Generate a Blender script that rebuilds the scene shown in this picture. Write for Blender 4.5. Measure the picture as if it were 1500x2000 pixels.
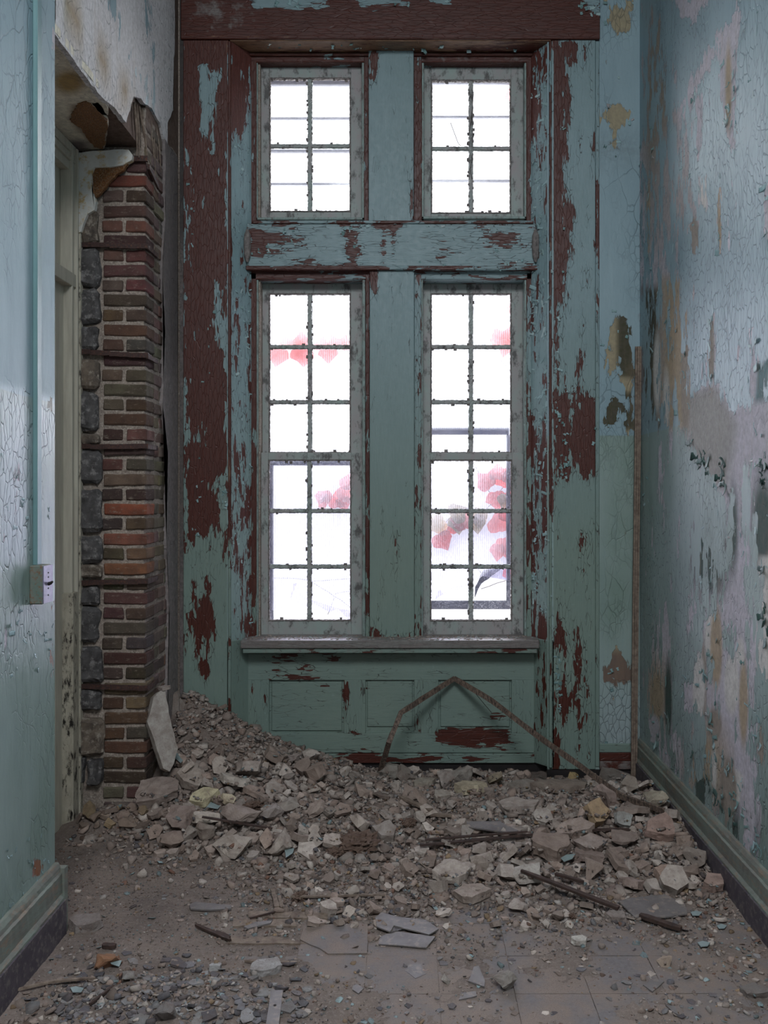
import bpy, bmesh, math, random
import numpy as np
from mathutils import Vector, Matrix, Euler, noise as mnoise

for _o in list(bpy.data.objects):
    bpy.data.objects.remove(_o, do_unlink=True)
S = bpy.context.scene
COL = S.collection
F = 1800.0            # focal length in pixels of the 1500x2000 frame
CX, CY, EYE = 795.0, 965.0, 1.5

# ---------------------------------------------------------------- camera
cam = bpy.data.cameras.new('camera')
cam.sensor_fit = 'AUTO'; cam.sensor_width = 36.0; cam.lens = F / 2000 * 36.0
cam.shift_x = -(CX - 750) / 2000.0
cam.shift_y = -(1000 - CY) / 2000.0
cam.clip_start = 0.05
camo = bpy.data.objects.new('camera', cam); COL.objects.link(camo)
camo.location = (0, 0, EYE); camo.rotation_euler = (math.pi / 2, 0, 0)
S.camera = camo

# ---------------------------------------------------------------- sky, exposure
w = bpy.data.worlds.new('overcast_sky'); S.world = w; w.use_nodes = True
bg = w.node_tree.nodes['Background']
bg.inputs[0].default_value = (0.93, 0.94, 1.0, 1); bg.inputs[1].default_value = 1.0
S.view_settings.view_transform = 'Standard'; S.view_settings.look = 'None'
S.view_settings.gamma = 1.0; S.view_settings.use_curve_mapping = False
S.view_settings.exposure = 0.22
S.cycles.use_adaptive_sampling = True; S.cycles.adaptive_threshold = 0.03
S.cycles.max_bounces = 7; S.cycles.diffuse_bounces = 3; S.cycles.transparent_max_bounces = 12
S.cycles.sample_clamp_indirect = 6.0

def area(name, loc, rot, sx, sy, power, col, portal=False):
    l = bpy.data.lights.new(name, 'AREA'); l.shape = 'RECTANGLE'; l.size = sx; l.size_y = sy
    l.energy = power; l.color = col
    o = bpy.data.objects.new(name, l); COL.objects.link(o)
    o.location = loc; o.rotation_euler = rot
    if portal: l.cycles.is_portal = True
    return o
# soft daylight of the bright haze high above the yard, through the windows
sl = bpy.data.lights.new('hazy_sun', 'SUN'); sl.energy = 24.0; sl.angle = math.radians(80); sl.color = (0.93, 0.95, 1.0)
so = bpy.data.objects.new('hazy_sun', sl); COL.objects.link(so)
so.location = (0, 9, 7); so.rotation_euler = (math.radians(-66), 0, math.radians(4))
# portals: the two window columns and the opening of the hall behind the camera
area('portal_window_left', (-0.53, 5.25, 2.2), (math.radians(-90), 0, 0), 0.60, 3.3, 1, (1, 1, 1), True)
area('portal_window_right', (0.37, 5.25, 2.2), (math.radians(-90), 0, 0), 0.60, 3.3, 1, (1, 1, 1), True)
area('portal_hall', (0, -2.55, 2.3), (math.radians(90), 0, 0), 1.6, 2.6, 1, (1, 1, 1), True)
# added overhead fill light, out of view, with no fixture
area('fill_light', (0.0, -0.2, 4.5), (math.radians(20), 0, 0), 1.6, 1.6, 150, (0.90, 0.95, 1.0))

# ---------------------------------------------------------------- helpers
def P(px, py, Y):
    return ((px - CX) / F * Y, Y, EYE - (py - CY) / F * Y)
def XX(px, Y): return (px - CX) / F * Y
def ZZ(py, Y): return EYE - (py - CY) / F * Y
def PXW(px, py, X):
    Y = X * F / (px - CX)
    return (X, Y, EYE - (py - CY) / F * Y)
def pix(v):
    v = np.asarray(v, float)
    y = np.maximum(v[:, 1], 0.3)
    return CX + v[:, 0] / y * F, CY - (v[:, 2] - EYE) / y * F

def sd_poly(px, py, poly):
    p = np.stack([px, py], 1); poly = np.asarray(poly, float)
    d = np.full(len(p), 1e9); inside = np.zeros(len(p), bool)
    n = len(poly)
    for i in range(n):
        a = poly[i]; b = poly[(i + 1) % n]
        e = b - a; w_ = p - a
        t = np.clip((w_ @ e) / max(e @ e, 1e-9), 0, 1)
        q = w_ - np.outer(t, e)
        d = np.minimum(d, (q ** 2).sum(1))
        c = ((a[1] > p[:, 1]) != (b[1] > p[:, 1])) & (p[:, 0] < (b[0] - a[0]) * (p[:, 1] - a[1]) / ((b[1] - a[1]) if abs(b[1] - a[1]) > 1e-9 else 1e-9) + a[0])
        inside ^= c
    d = np.sqrt(d)
    return np.where(inside, -d, d)
def cover(px, py, sh, soft):
    if sh[0] == 'e':
        _, cx, cy, rx, ry = sh
        r = np.sqrt(((px - cx) / rx) ** 2 + ((py - cy) / ry) ** 2)
        d = (r - 1) * min(rx, ry)
    else:
        d = sd_poly(px, py, sh)
    return np.clip(0.5 - d / (2 * soft), 0, 1)

def new_mesh(name, verts, faces):
    m = bpy.data.meshes.new(name)
    m.from_pydata([tuple(map(float, v)) for v in verts], [], [tuple(map(int, f)) for f in faces])
    m.update(); return m
def link(name, me, mat=None, parent=None, loc=(0, 0, 0)):
    o = bpy.data.objects.new(name, me); COL.objects.link(o)
    if mat is not None and me is not None and not me.materials: me.materials.append(mat)
    if parent is not None:
        o.parent = parent
    o.location = loc
    return o
def wloc(o):
    v = Vector((0, 0, 0))
    while o is not None:
        v += Vector(o.location); o = o.parent
    return v
def place(name, verts, faces, mat, parent=None, smooth=False, attr=None, origin=None):
    v = np.asarray(verts, float)
    if origin is None:
        origin = np.array([(v[:, 0].min() + v[:, 0].max()) / 2, (v[:, 1].min() + v[:, 1].max()) / 2, v[:, 2].min()])
    origin = np.asarray(origin, float)
    m = new_mesh(name, v - origin, faces)
    if smooth: m.polygons.foreach_set('use_smooth', [True] * len(m.polygons))
    if attr is not None:
        for an, arr in attr.items():
            a = m.attributes.new(an, 'FLOAT_COLOR', 'POINT')
            a.data.foreach_set('color', np.asarray(arr, np.float32).ravel())
    loc = Vector(origin) - (wloc(parent) if parent is not None else Vector((0, 0, 0)))
    return link(name, m, mat, parent, loc)
def tag(o, label, cat=None, group=None, kind=None):
    if label: o['label'] = label
    if cat: o['category'] = cat
    if group: o['group'] = group
    if kind: o['kind'] = kind
    return o
def empty(name, loc, label=None, cat=None, group=None, kind=None):
    o = bpy.data.objects.new(name, None); COL.objects.link(o); o.location = loc; o.empty_display_size = .05
    return tag(o, label, cat, group, kind)

def hexa(c, res=None):
    """c: 8 corners, index = ix + 2*iy + 4*iz. Gridded six sided solid."""
    c = np.asarray(c, float)
    quads = [(0, 1, 5, 4), (3, 2, 6, 7), (2, 0, 4, 6), (1, 3, 7, 5), (4, 5, 7, 6), (2, 3, 1, 0)]
    V_, F_ = [], []
    n0 = 0
    for q in quads:
        a, b, cc, d = [c[i] for i in q]
        lu = max(np.linalg.norm(b - a), np.linalg.norm(cc - d)); lv = max(np.linalg.norm(d - a), np.linalg.norm(cc - b))
        nu = max(1, int(round(lu / res))) if res else 1
        nv = max(1, int(round(lv / res))) if res else 1
        u = np.linspace(0, 1, nu + 1); v = np.linspace(0, 1, nv + 1)
        U, W = np.meshgrid(u, v)
        pts = (a[None, None] * ((1 - U) * (1 - W))[..., None] + b * (U * (1 - W))[..., None] + cc * (U * W)[..., None] + d * ((1 - U) * W)[..., None]).reshape(-1, 3)
        idx = n0 + np.arange((nu + 1) * (nv + 1)).reshape(nv + 1, nu + 1)
        f = np.stack([idx[:-1, :-1], idx[:-1, 1:], idx[1:, 1:], idx[1:, :-1]], -1).reshape(-1, 4)
        V_.append(pts); F_.append(f); n0 += len(pts)
    v = np.concatenate(V_); f = np.concatenate(F_)
    key = np.round(v * 5000).astype(np.int64)
    _, first, inv = np.unique(key, axis=0, return_index=True, return_inverse=True)
    inv = inv.reshape(-1)
    return v[first], inv[f]
def box8(x0, x1, y0, y1, z0, z1):
    return [(x, y, z) for z in (z0, z1) for y in (y0, y1) for x in (x0, x1)]
def wear_arr(v, spec, base):
    """spec: list of (shape, (wear, bare, dirt), soft px). r wear, g bare wood, b dirt."""
    v = np.asarray(v, float)
    px, py = pix(v)
    out = np.zeros((len(v), 4)); out[:] = (*base, 1)
    for sh, val, soft in spec:
        k = cover(px, py, sh, soft * 3.6)[:, None]
        val = np.array([out[:, i] if val[i] is None else np.full(len(v), val[i]) for i in range(3)]).T
        out[:, :3] = out[:, :3] * (1 - k) + val * k
    return out
def board(name, c, mat, parent=None, spec=(), base=(0.2, 0, 0), res=0.02, bev=0.002):
    v, f = hexa(c, res)
    o = place(name, v, f, mat, parent, attr={'wear': wear_arr(v, spec, base)})
    if bev:
        b = o.modifiers.new('edge', 'BEVEL'); b.width = bev; b.segments = 1; b.limit_method = 'ANGLE'; b.angle_limit = 1.0
    return o
def join_hexas(cs, res=None):
    V_, F_, n = [], [], 0
    for c in cs:
        v, f = hexa(c, res); V_.append(v); F_.append(f + n); n += len(v)
    return np.concatenate(V_), np.concatenate(F_)
def tube(pts, rad, sides=6):
    pts = [Vector(p) for p in pts]; V_, F_ = [], []
    if not hasattr(rad, '__len__'): rad = [rad] * len(pts)
    for i, p in enumerate(pts):
        t = (pts[min(i + 1, len(pts) - 1)] - pts[max(i - 1, 0)]).normalized()
        a = t.cross(Vector((0, 0, 1)))
        if a.length < 0.1: a = t.cross(Vector((1, 0, 0)))
        a.normalize(); b = t.cross(a)
        for k in range(sides):
            an = 2 * math.pi * k / sides
            V_.append(p + (a * math.cos(an) + b * math.sin(an)) * rad[i])
    for i in range(len(pts) - 1):
        for k in range(sides):
            F_.append((i * sides + k, i * sides + (k + 1) % sides, (i + 1) * sides + (k + 1) % sides, (i + 1) * sides + k))
    F_.append(tuple(range(sides))[::-1]); F_.append(tuple((len(pts) - 1) * sides + k for k in range(sides)))
    return [tuple(v) for v in V_], F_
def prism(poly3, normal, thick, jitter=0.0, sub=0.02, seed=1):
    """solid plate from a planar outline: ragged edge, thickness along -normal"""
    rr = random.Random(seed); pts = []
    n = len(poly3)
    for i in range(n):
        a = Vector(poly3[i]); b = Vector(poly3[(i + 1) % n]); k = max(1, int((b - a).length / sub))
        for j in range(k):
            q = a.lerp(b, j / k)
            if jitter:
                q = q + Vector((rr.uniform(-1, 1), rr.uniform(-1, 1), rr.uniform(-1, 1))) * jitter
                d = (q - a).dot(Vector(normal)); q = q - Vector(normal) * d
            pts.append(q)
    return pts, Vector(normal) * thick
def plate(name, poly3, normal, thick, mat, parent=None, jitter=0.004, sub=0.025, seed=1, cell=0.02, attrfn=None):
    pts, off = prism(poly3, normal, thick, jitter, sub, seed)
    bm = bmesh.new()
    top = [bm.verts.new(p) for p in pts]; bot = [bm.verts.new(p - off) for p in pts]
    f = bm.faces.new(top); g = bm.faces.new(bot[::-1])
    for i in range(len(pts)):
        j = (i + 1) % len(pts)
        bm.faces.new((top[i], bot[i], bot[j], top[j]))
    bmesh.ops.triangulate(bm, faces=[f, g], ngon_method='BEAUTY')
    bmesh.ops.recalc_face_normals(bm, faces=bm.faces)
    bm.verts.ensure_lookup_table()
    if cell:
        for _ in range(4):
            es = [e for e in bm.edges if e.calc_length() > cell * 2.0]
            if not es: break
            bmesh.ops.subdivide_edges(bm, edges=es, cuts=1)
            bmesh.ops.triangulate(bm, faces=bm.faces[:])
    v = np.array([tuple(x.co) for x in bm.verts]); bm.verts.index_update()
    fs = [tuple(x.index for x in fa.verts) for fa in bm.faces]; bm.free()
    return place(name, v, fs, mat, parent, attr={k: fn(v) for k, fn in (attrfn or {}).items()})

# ---------------------------------------------------------------- materials
def lin(c):
    return tuple(((x / 255) / 12.92 if x / 255 <= .04045 else ((x / 255 + .055) / 1.055) ** 2.4) for x in c) + (1,)
class NT:
    def __init__(self, name):
        self.m = bpy.data.materials.new(name); self.m.use_nodes = True
        self.t = self.m.node_tree; self.b = self.t.nodes['Principled BSDF']; self.out = self.t.nodes['Material Output']
    def n(self, ty, **kw):
        x = self.t.nodes.new(ty)
        for k, v in kw.items(): setattr(x, k, v)
        return x
    def l(self, a, b): self.t.links.new(a, b)
    def math(self, op, a, b=None, clamp=False):
        x = self.n('ShaderNodeMath', operation=op, use_clamp=clamp)
        for i, q in enumerate((a, b)):
            if q is None: continue
            if isinstance(q, (int, float)): x.inputs[i].default_value = q
            else: self.l(q, x.inputs[i])
        return x.outputs[0]
    def pos(self, sc=(1, 1, 1), obj=False, off=(0, 0, 0)):
        if obj: src = self.n('ShaderNodeTexCoord').outputs['Object']
        else: src = self.n('ShaderNodeNewGeometry').outputs['Position']
        mp = self.n('ShaderNodeMapping'); mp.inputs['Scale'].default_value = sc; mp.inputs['Location'].default_value = off
        self.l(src, mp.inputs[0]); return mp.outputs[0]
    def noise(self, vec, scale=1, detail=5, rough=.6, dist=0.0):
        x = self.n('ShaderNodeTexNoise'); self.l(vec, x.inputs['Vector'])
        x.inputs['Scale'].default_value = scale; x.inputs['Detail'].default_value = detail
        x.inputs['Roughness'].default_value = rough; x.inputs['Distortion'].default_value = dist
        return x.outputs[0]
    def vor(self, vec, scale=1, feature='F1'):
        x = self.n('ShaderNodeTexVoronoi', feature=feature); self.l(vec, x.inputs['Vector']); x.inputs['Scale'].default_value = scale
        return x
    def mr(self, v, a, b, c=0., d=1., smooth=False):
        x = self.n('ShaderNodeMapRange'); x.clamp = True
        if smooth: x.interpolation_type = 'SMOOTHSTEP'
        self.l(v, x.inputs[0])
        for i, q in enumerate((a, b, c, d)): x.inputs[i + 1].default_value = q
        return x.outputs[0]
    def mix(self, f, a, b, blend='MIX'):
        x = self.n('ShaderNodeMix', data_type='RGBA', blend_type=blend)
        for s, q in ((x.inputs[0], f), (x.inputs[6], a), (x.inputs[7], b)):
            if isinstance(q, (int, float)): s.default_value = q
            elif isinstance(q, tuple): s.default_value = q
            else: self.l(q, s)
        return x.outputs[2]
    def attr(self, name):
        x = self.n('ShaderNodeAttribute', attribute_name=name)
        return x
    def sep(self, c):
        x = self.n('ShaderNodeSeparateColor'); self.l(c, x.inputs[0]); return x.outputs
    def bump(self, h, strength=.5, dist=.002, prev=None):
        x = self.n('ShaderNodeBump'); x.inputs['Strength'].default_value = strength; x.inputs['Distance'].default_value = dist
        self.l(h, x.inputs['Height'])
        if prev is not None: self.l(prev, x.inputs['Normal'])
        return x.outputs[0]
    def done(self, col=None, rough=None, nrm=None):
        if col is not None:
            if isinstance(col, tuple): self.b.inputs['Base Color'].default_value = col
            else: self.l(col, self.b.inputs['Base Color'])
        if rough is not None:
            if isinstance(rough, (int, float)): self.b.inputs['Roughness'].default_value = rough
            else: self.l(rough, self.b.inputs['Roughness'])
        if nrm is not None: self.l(nrm, self.b.inputs['Normal'])
        return self.m

def painted_wood(name, horiz=False, top=(129, 150, 154), low=(123, 139, 128), primer=(84, 35, 22), bare=(150, 112, 84)):
    t = NT(name)
    a = t.sep(t.attr('wear').outputs['Color'])
    z = t.n('ShaderNodeSeparateXYZ'); t.l(t.pos(), z.inputs[0])
    cell = (22, 45, 130) if horiz else (120, 120, 26)
    v = t.vor(t.pos(cell), 1.0)
    v.inputs['Randomness'].default_value = 0.9
    sc2 = (1 / cell[0], 1 / cell[1], 1 / cell[2])
    cp = t.n('ShaderNodeVectorMath', operation='MULTIPLY'); t.l(v.outputs['Position'], cp.inputs[0]); cp.inputs[1].default_value = sc2
    grain = (7, 12, 26) if horiz else (26, 26, 6)
    mp = t.n('ShaderNodeMapping'); mp.inputs['Scale'].default_value = grain; t.l(cp.outputs[0], mp.inputs[0])
    n1 = t.noise(mp.outputs[0], 1.0, 5, .62)
    n2 = t.noise(t.pos((3, 3, 1.6)), 1.6, 3, .55)
    n3 = t.noise(t.pos((140, 140, 60)), 1.0, 3, .6)
    k = t.math('ADD', a[0], t.math('MULTIPLY', t.math('SUBTRACT', n1, .5), 1.9))
    k = t.math('ADD', k, t.math('MULTIPLY', t.math('SUBTRACT', n2, .5), .55))
    k = t.math('ADD', k, t.math('MULTIPLY', t.math('SUBTRACT', n3, .5), .12))
    mask = t.mr(k, .495, .51)
    # fine cracks in the paint film
    ce = t.vor(t.pos(tuple(c * .55 for c in cell)), 1.0, 'DISTANCE_TO_EDGE')
    gate = t.mr(k, .18, .42)
    crack = t.math('MULTIPLY', t.mr(ce.outputs['Distance'], .012, .05, 1, 0), gate)
    gr = t.noise(t.pos((9, 200, 200) if horiz else (200, 200, 9)), 1.0, 4, .7)
    fine = t.noise(t.pos((40, 40, 40)), 1.0, 6, .7)
    paint = t.mix(t.mr(z.outputs[2], 1.2, 2.5), lin(low), lin(top))
    paint = t.mix(t.mr(t.noise(t.pos((2.2, 2.2, 1.2)), 1.3, 4, .6), .35, .7, 0, .35), paint, lin((100, 122, 120)))
    paint = t.mix(t.mr(gr, .3, .75, 0, .28), paint, lin((70, 96, 96)))
    paint = t.mix(t.mr(fine, .62, .8, 0, .5), paint, lin((150, 172, 168)))
    paint = t.mix(t.math('MULTIPLY', crack, .85), paint, lin((44, 34, 32)))
    pr = t.mix(t.mr(gr, .3, .75), lin(primer), lin(tuple(int(c * .62) for c in primer)))
    pr = t.mix(t.mr(n3, .62, .78, 0, .35), pr, lin((120, 70, 58)))
    barec = t.mix(t.mr(gr, .3, .7), lin(bare), lin(tuple(int(c * .55) for c in bare)))
    kb = t.math('ADD', a[1], t.math('MULTIPLY', t.math('SUBTRACT', t.noise(t.pos((10, 60, 60) if horiz else (60, 60, 6)), 1, 5, .65), .5), 1.1))
    pr = t.mix(t.mr(kb, .46, .56), pr, barec)
    col = t.mix(mask, paint, pr)
    kd = t.math('ADD', a[2], t.math('MULTIPLY', t.math('SUBTRACT', t.noise(t.pos((12, 12, 12)), 1, 7, .72), .5), 1.3))
    col = t.mix(t.mr(kd, .42, .62, 0, .9), col, t.mix(fine, lin((86, 80, 78)), lin((140, 134, 130))))
    h = t.math('SUBTRACT', 1.0, mask)
    h = t.math('ADD', h, t.math('MULTIPLY', fine, .35))
    h = t.math('SUBTRACT', h, t.math('MULTIPLY', crack, .6))
    h = t.math('ADD', h, t.math('MULTIPLY', t.math('MULTIPLY', v.outputs['Distance'], .14), t.math('SUBTRACT', 1.0, mask)))
    nr = t.bump(h, .75, .0022)
    nr = t.bump(gr, .35, .0012, nr)
    return t.done(col, t.mr(fine, .3, .7, .42, .62), nr)

def peeling_plaster(name, gloss=False):
    t = NT(name)
    wa = t.sep(t.attr('wear').outputs['Color']); under = t.attr('under').outputs['Color']
    z = t.n('ShaderNodeSeparateXYZ'); t.l(t.pos(), z.inputs[0])
    wob = t.noise(t.pos((6, 6, 6)), 1, 5, .6)
    v = t.vor(t.pos((60, 60, 20)), 1.0)
    cp = t.n('ShaderNodeVectorMath', operation='MULTIPLY'); t.l(v.outputs['Position'], cp.inputs[0]); cp.inputs[1].default_value = (1 / 60, 1 / 60, 1 / 20)
    mp = t.n('ShaderNodeMapping'); mp.inputs['Scale'].default_value = (15, 15, 4.5); t.l(cp.outputs[0], mp.inputs[0])
    n1 = t.noise(mp.outputs[0], 1, 6, .62)
    n2 = t.noise(t.pos((2, 2, 1.2)), 1.5, 3, .5)
    n3 = t.noise(t.pos((90, 90, 50)), 1, 4, .65)
    k = t.math('ADD', wa[0], t.math('MULTIPLY', t.math('SUBTRACT', n1, .5), 1.7))
    k = t.math('ADD', k, t.math('MULTIPLY', t.math('SUBTRACT', n2, .5), .4))
    k = t.math('ADD', k, t.math('MULTIPLY', t.math('SUBTRACT', n3, .5), .22))
    mask = t.mr(k, .49, .51)
    # crack network, warped
    wv = t.n('ShaderNodeVectorMath', operation='ADD')
    wn = t.n('ShaderNodeTexNoise'); t.l(t.pos((5, 5, 4)), wn.inputs['Vector']); wn.inputs['Scale'].default_value = 1; wn.inputs['Detail'].default_value = 4
    t.l(t.pos((13, 13, 5.5)), wv.inputs[0]); t.l(wn.outputs['Color'], wv.inputs[1])
    e1 = t.vor(wv.outputs[0], 1.0, 'DISTANCE_TO_EDGE').outputs['Distance']
    e2 = t.vor(wv.outputs[0], 2.9, 'DISTANCE_TO_EDGE').outputs['Distance']
    g1 = t.mr(n2, .48, .66); g2 = t.mr(t.math('ADD', wa[1], t.noise(t.pos((3, 3, 2)), 1, 4, .6)), .52, .72)
    cr = t.math('MAXIMUM', t.math('MULTIPLY', t.mr(e1, .004, .022, 1, 0), g1), t.math('MULTIPLY', t.mr(e2, .01, .05, 1, 0), g2))
    fine = t.noise(t.pos((45, 45, 45)), 1, 6, .7)
    streak = t.noise(t.pos((26, 26, 2.2)), 1, 5, .6)
    zz = t.math('ADD', z.outputs[2], t.math('MULTIPLY', t.math('SUBTRACT', wob, .5), .012))
    up = t.mix(t.mr(n2, .35, .65), lin((138, 160, 167)), lin((126, 149, 157)))
    lo = t.mix(t.mr(n2, .35, .65), lin((140, 156, 152)), lin((118, 137, 128)))
    lo = t.mix(t.math('MULTIPLY', wa[1], .8), lo, lin((164, 176, 184)))
    paint = t.mix(t.mr(zz, 1.806, 1.812), lo, up)
    paint = t.mix(t.mr(streak, .5, .8, 0, .25), paint, lin((110, 132, 138)))
    paint = t.mix(t.mr(fine, .6, .8, 0, .3), paint, lin((160, 176, 180)))
    uc = t.mix(t.mr(fine, .35, .65, 0, .38), under, lin((96, 88, 84)))
    uc = t.mix(t.mr(streak, .55, .75, 0, .3), uc, lin((150, 128, 104)))
    col = t.mix(mask, paint, uc)
    edge = t.math('MULTIPLY', t.mr(k, .455, .492), t.math('SUBTRACT', 1.0, mask))
    col = t.mix(t.math('MULTIPLY', edge, .35), col, lin((84, 80, 76)))
    col = t.mix(t.math('MULTIPLY', cr, .42), col, lin((52, 60, 60)))
    col = t.mix(t.math('MULTIPLY', wa[2], t.mr(fine, .3, .6)), col, lin((66, 62, 60)))
    h = t.math('SUBTRACT', t.math('ADD', t.math('SUBTRACT', 1.0, mask), t.math('MULTIPLY', fine, .25)), t.math('MULTIPLY', cr, .9))
    h = t.math('ADD', h, t.math('MULTIPLY', t.mr(e2, 0, .25), t.math('MULTIPLY', g2, .25)))
    nr = t.bump(h, .7, .003)
    nr = t.bump(t.noise(t.pos((9, 9, 3)), 1, 4, .6), .4, .012, nr)
    r = t.mr(t.math('ADD', mask, t.math('MULTIPLY', fine, .3)), 0, 1, .40 if gloss else .5, .85)
    if gloss: r = t.math('MAXIMUM', r, t.mr(z.outputs[2], 1.78, 1.84, .3, .62))
    return t.done(col, r, nr)

def rubble_mat(name, use_attr, base=None, mottled=.5):
    t = NT(name)
    if use_attr:
        tint = t.attr('tint').outputs['Color']
    else:
        tint = t.n('ShaderNodeObjectInfo').outputs['Color']
    p = t.pos((1, 1, 1), obj=not use_attr)
    p = t.pos(); f1 = t.noise(p, 110, 7, .74); f2 = t.noise(p, 24, 5, .6); f3 = t.noise(p, 480, 3, .6)
    c = t.mix(t.mr(f2, .38, .66, 0, mottled), tint, lin((104, 84, 74)))
    c = t.mix(t.mr(f1, .55, .75, 0, .3), c, lin((170, 160, 150)))
    c = t.mix(t.mr(f3, .55, .75, 0, .45), c, lin((70, 56, 50)))
    c = t.mix(t.mr(f1, .46, .30, 0, .5), c, lin((92, 74, 64)))
    h = t.math('ADD', f1, t.math('MULTIPLY', f3, .5))
    return t.done(c, .92, t.bump(h, .8, .004))

M = {}
M['wood_v'] = painted_wood('peeling_teal_paint_upright')
M['wood_h'] = painted_wood('peeling_teal_paint_level', True)
M['reveal'] = painted_wood('peeling_reveal_paint', False, top=(142, 166, 171), low=(152, 172, 168), primer=(104, 58, 50))
M['wall'] = peeling_plaster('peeling_wall_paint')
M['wall_gloss'] = peeling_plaster('peeling_gloss_wall_paint', True)
M['rubble'] = rubble_mat('broken_plaster', False)
M['rubble_a'] = rubble_mat('broken_plaster_crumbs', True)
def simple(name, c1, c2, sc=(20, 20, 20), rough=.7, bump=.3, bd=.002, c3=None, metal=0):
    t = NT(name); n = t.noise(t.pos(sc), 1, 6, .68); c = t.mix(t.mr(n, .32, .68), lin(c1), lin(c2))
    if c3: c = t.mix(t.mr(t.noise(t.pos(tuple(s * 2.3 for s in sc), off=(5, 3, 1)), 1, 5, .7), .52, .64), c, lin(c3))
    t.b.inputs['Metallic'].default_value = metal
    return t.done(c, rough, t.bump(n, bump, bd))
M['sash'] = simple('dirty_sash_paint', (146, 160, 154), (156, 146, 146), (9, 9, 5), .6, .5, .002, (84, 82, 80))
M['putty'] = simple('crumbled_putty', (140, 132, 128), (84, 78, 76), (60, 60, 60), .9, .8, .003)
M['mortar'] = simple('rough_mortar', (160, 146, 134), (108, 96, 88), (60, 60, 60), .95, .9, .004, (176, 166, 154))
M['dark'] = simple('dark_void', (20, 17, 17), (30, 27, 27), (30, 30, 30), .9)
M['iron'] = simple('rusty_iron', (44, 28, 25), (66, 44, 40), (50, 50, 50), .75, .5, .002, (92, 56, 40))
M['stone'] = simple('grey_rubble_stone', (96, 93, 92), (48, 44, 44), (14, 14, 14), .9, .9, .006, (128, 124, 122))
M['cream'] = simple('cream_door_paint', (200, 194, 178), (172, 165, 150), (30, 30, 4), .5, .3, .002)
M['blackchip'] = simple('chipped_cream_paint', (198, 190, 172), (156, 148, 132), (20, 20, 8), .6, .6, .002, (30, 25, 22))
M['oldwood'] = simple('weathered_wood', (138, 122, 108), (86, 70, 60), (40, 40, 40), .85, .5, .002)
M['darkwood'] = simple('dark_lath_wood', (74, 54, 46), (44, 32, 28), (40, 40, 40), .8, .5, .002)
M['slate'] = simple('grey_vinyl_tile', (112, 106, 104), (92, 85, 83), (16, 16, 16), .6, .2, .001, (126, 116, 108))
M['blackbase'] = simple('black_base_paint', (22, 20, 21), (44, 38, 38), (14, 14, 14), .5, .3, .002)
M['purplebase'] = simple('dark_purple_base_paint', (58, 52, 62), (84, 76, 82), (20, 20, 20), .6, .4, .002, (110, 104, 100))
M['metalplate'] = simple('purple_grey_steel', (128, 122, 146), (104, 98, 118), (40, 40, 40), .45, .2, .001, metal=.3)
M['boxpaint'] = simple('switch_box_paint', (84, 104, 96), (110, 108, 100), (30, 30, 30), .6, .4, .002, (110, 74, 46))
M['conduit'] = simple('conduit_paint', (104, 136, 138), (92, 124, 126), (20, 20, 6), .5, .2, .001)
M['white'] = simple('white_plaster', (226, 223, 216), (202, 200, 194), (10, 10, 10), .85, .3, .002, (196, 168, 118))
M['rustlath'] = simple('rusty_metal_lath', (160, 104, 52), (74, 44, 26), (150, 150, 150), .9, 1.0, .006, (172, 154, 130))
M['clod'] = simple('rust_brown_clod', (112, 92, 80), (74, 54, 44), (40, 40, 40), .95, .9, .006)
M['ceiling'] = simple('ceiling_plaster', (130, 132, 130), (104, 106, 106), (3, 3, 3), .9)
def dust_mat():
    t = NT('floor_dust')
    a = t.noise(t.pos((4, 4, 4)), 1, 6, .65); f = t.noise(t.pos((90, 90, 90)), 1, 7, .75); s = t.noise(t.pos((420, 420, 420)), 1, 3, .6)
    c = t.mix(t.mr(a, .35, .65), lin((132, 117, 107)), lin((106, 93, 86)))
    c = t.mix(t.mr(f, .5, .72, 0, .7), c, lin((160, 150, 142)))
    c = t.mix(t.mr(s, .55, .72, 0, .55), c, lin((70, 54, 46)))
    return t.done(c, .95, t.bump(t.math('ADD', f, t.math('MULTIPLY', s, .6)), .8, .005))
M['dust'] = dust_mat()
def brick_mat():
    t = NT('old_brick'); oc = t.n('ShaderNodeObjectInfo').outputs['Color']
    f = t.noise(t.pos((60, 60, 60)), 1, 6, .7); g = t.noise(t.pos((15, 15, 15)), 1, 4, .6)
    c = t.mix(t.mr(g, .35, .65, 0, .55), oc, lin((58, 42, 36)))
    c = t.mix(t.mr(f, .55, .75, 0, .45), c, lin((134, 118, 104)))
    s_ = t.noise(t.pos((300, 300, 300)), 1, 4, .7); c = t.mix(t.mr(s_, .56, .72, 0, .5), c, lin((52, 40, 36))); c = t.mix(t.mr(t.noise(t.pos((30, 30, 80)), 1, 5, .7), .58, .7, 0, .6), c, lin((150, 138, 124)))
    return t.done(c, .92, t.bump(t.math('ADD', f, s_), .8, .005))
M['brick'] = brick_mat()
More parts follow.
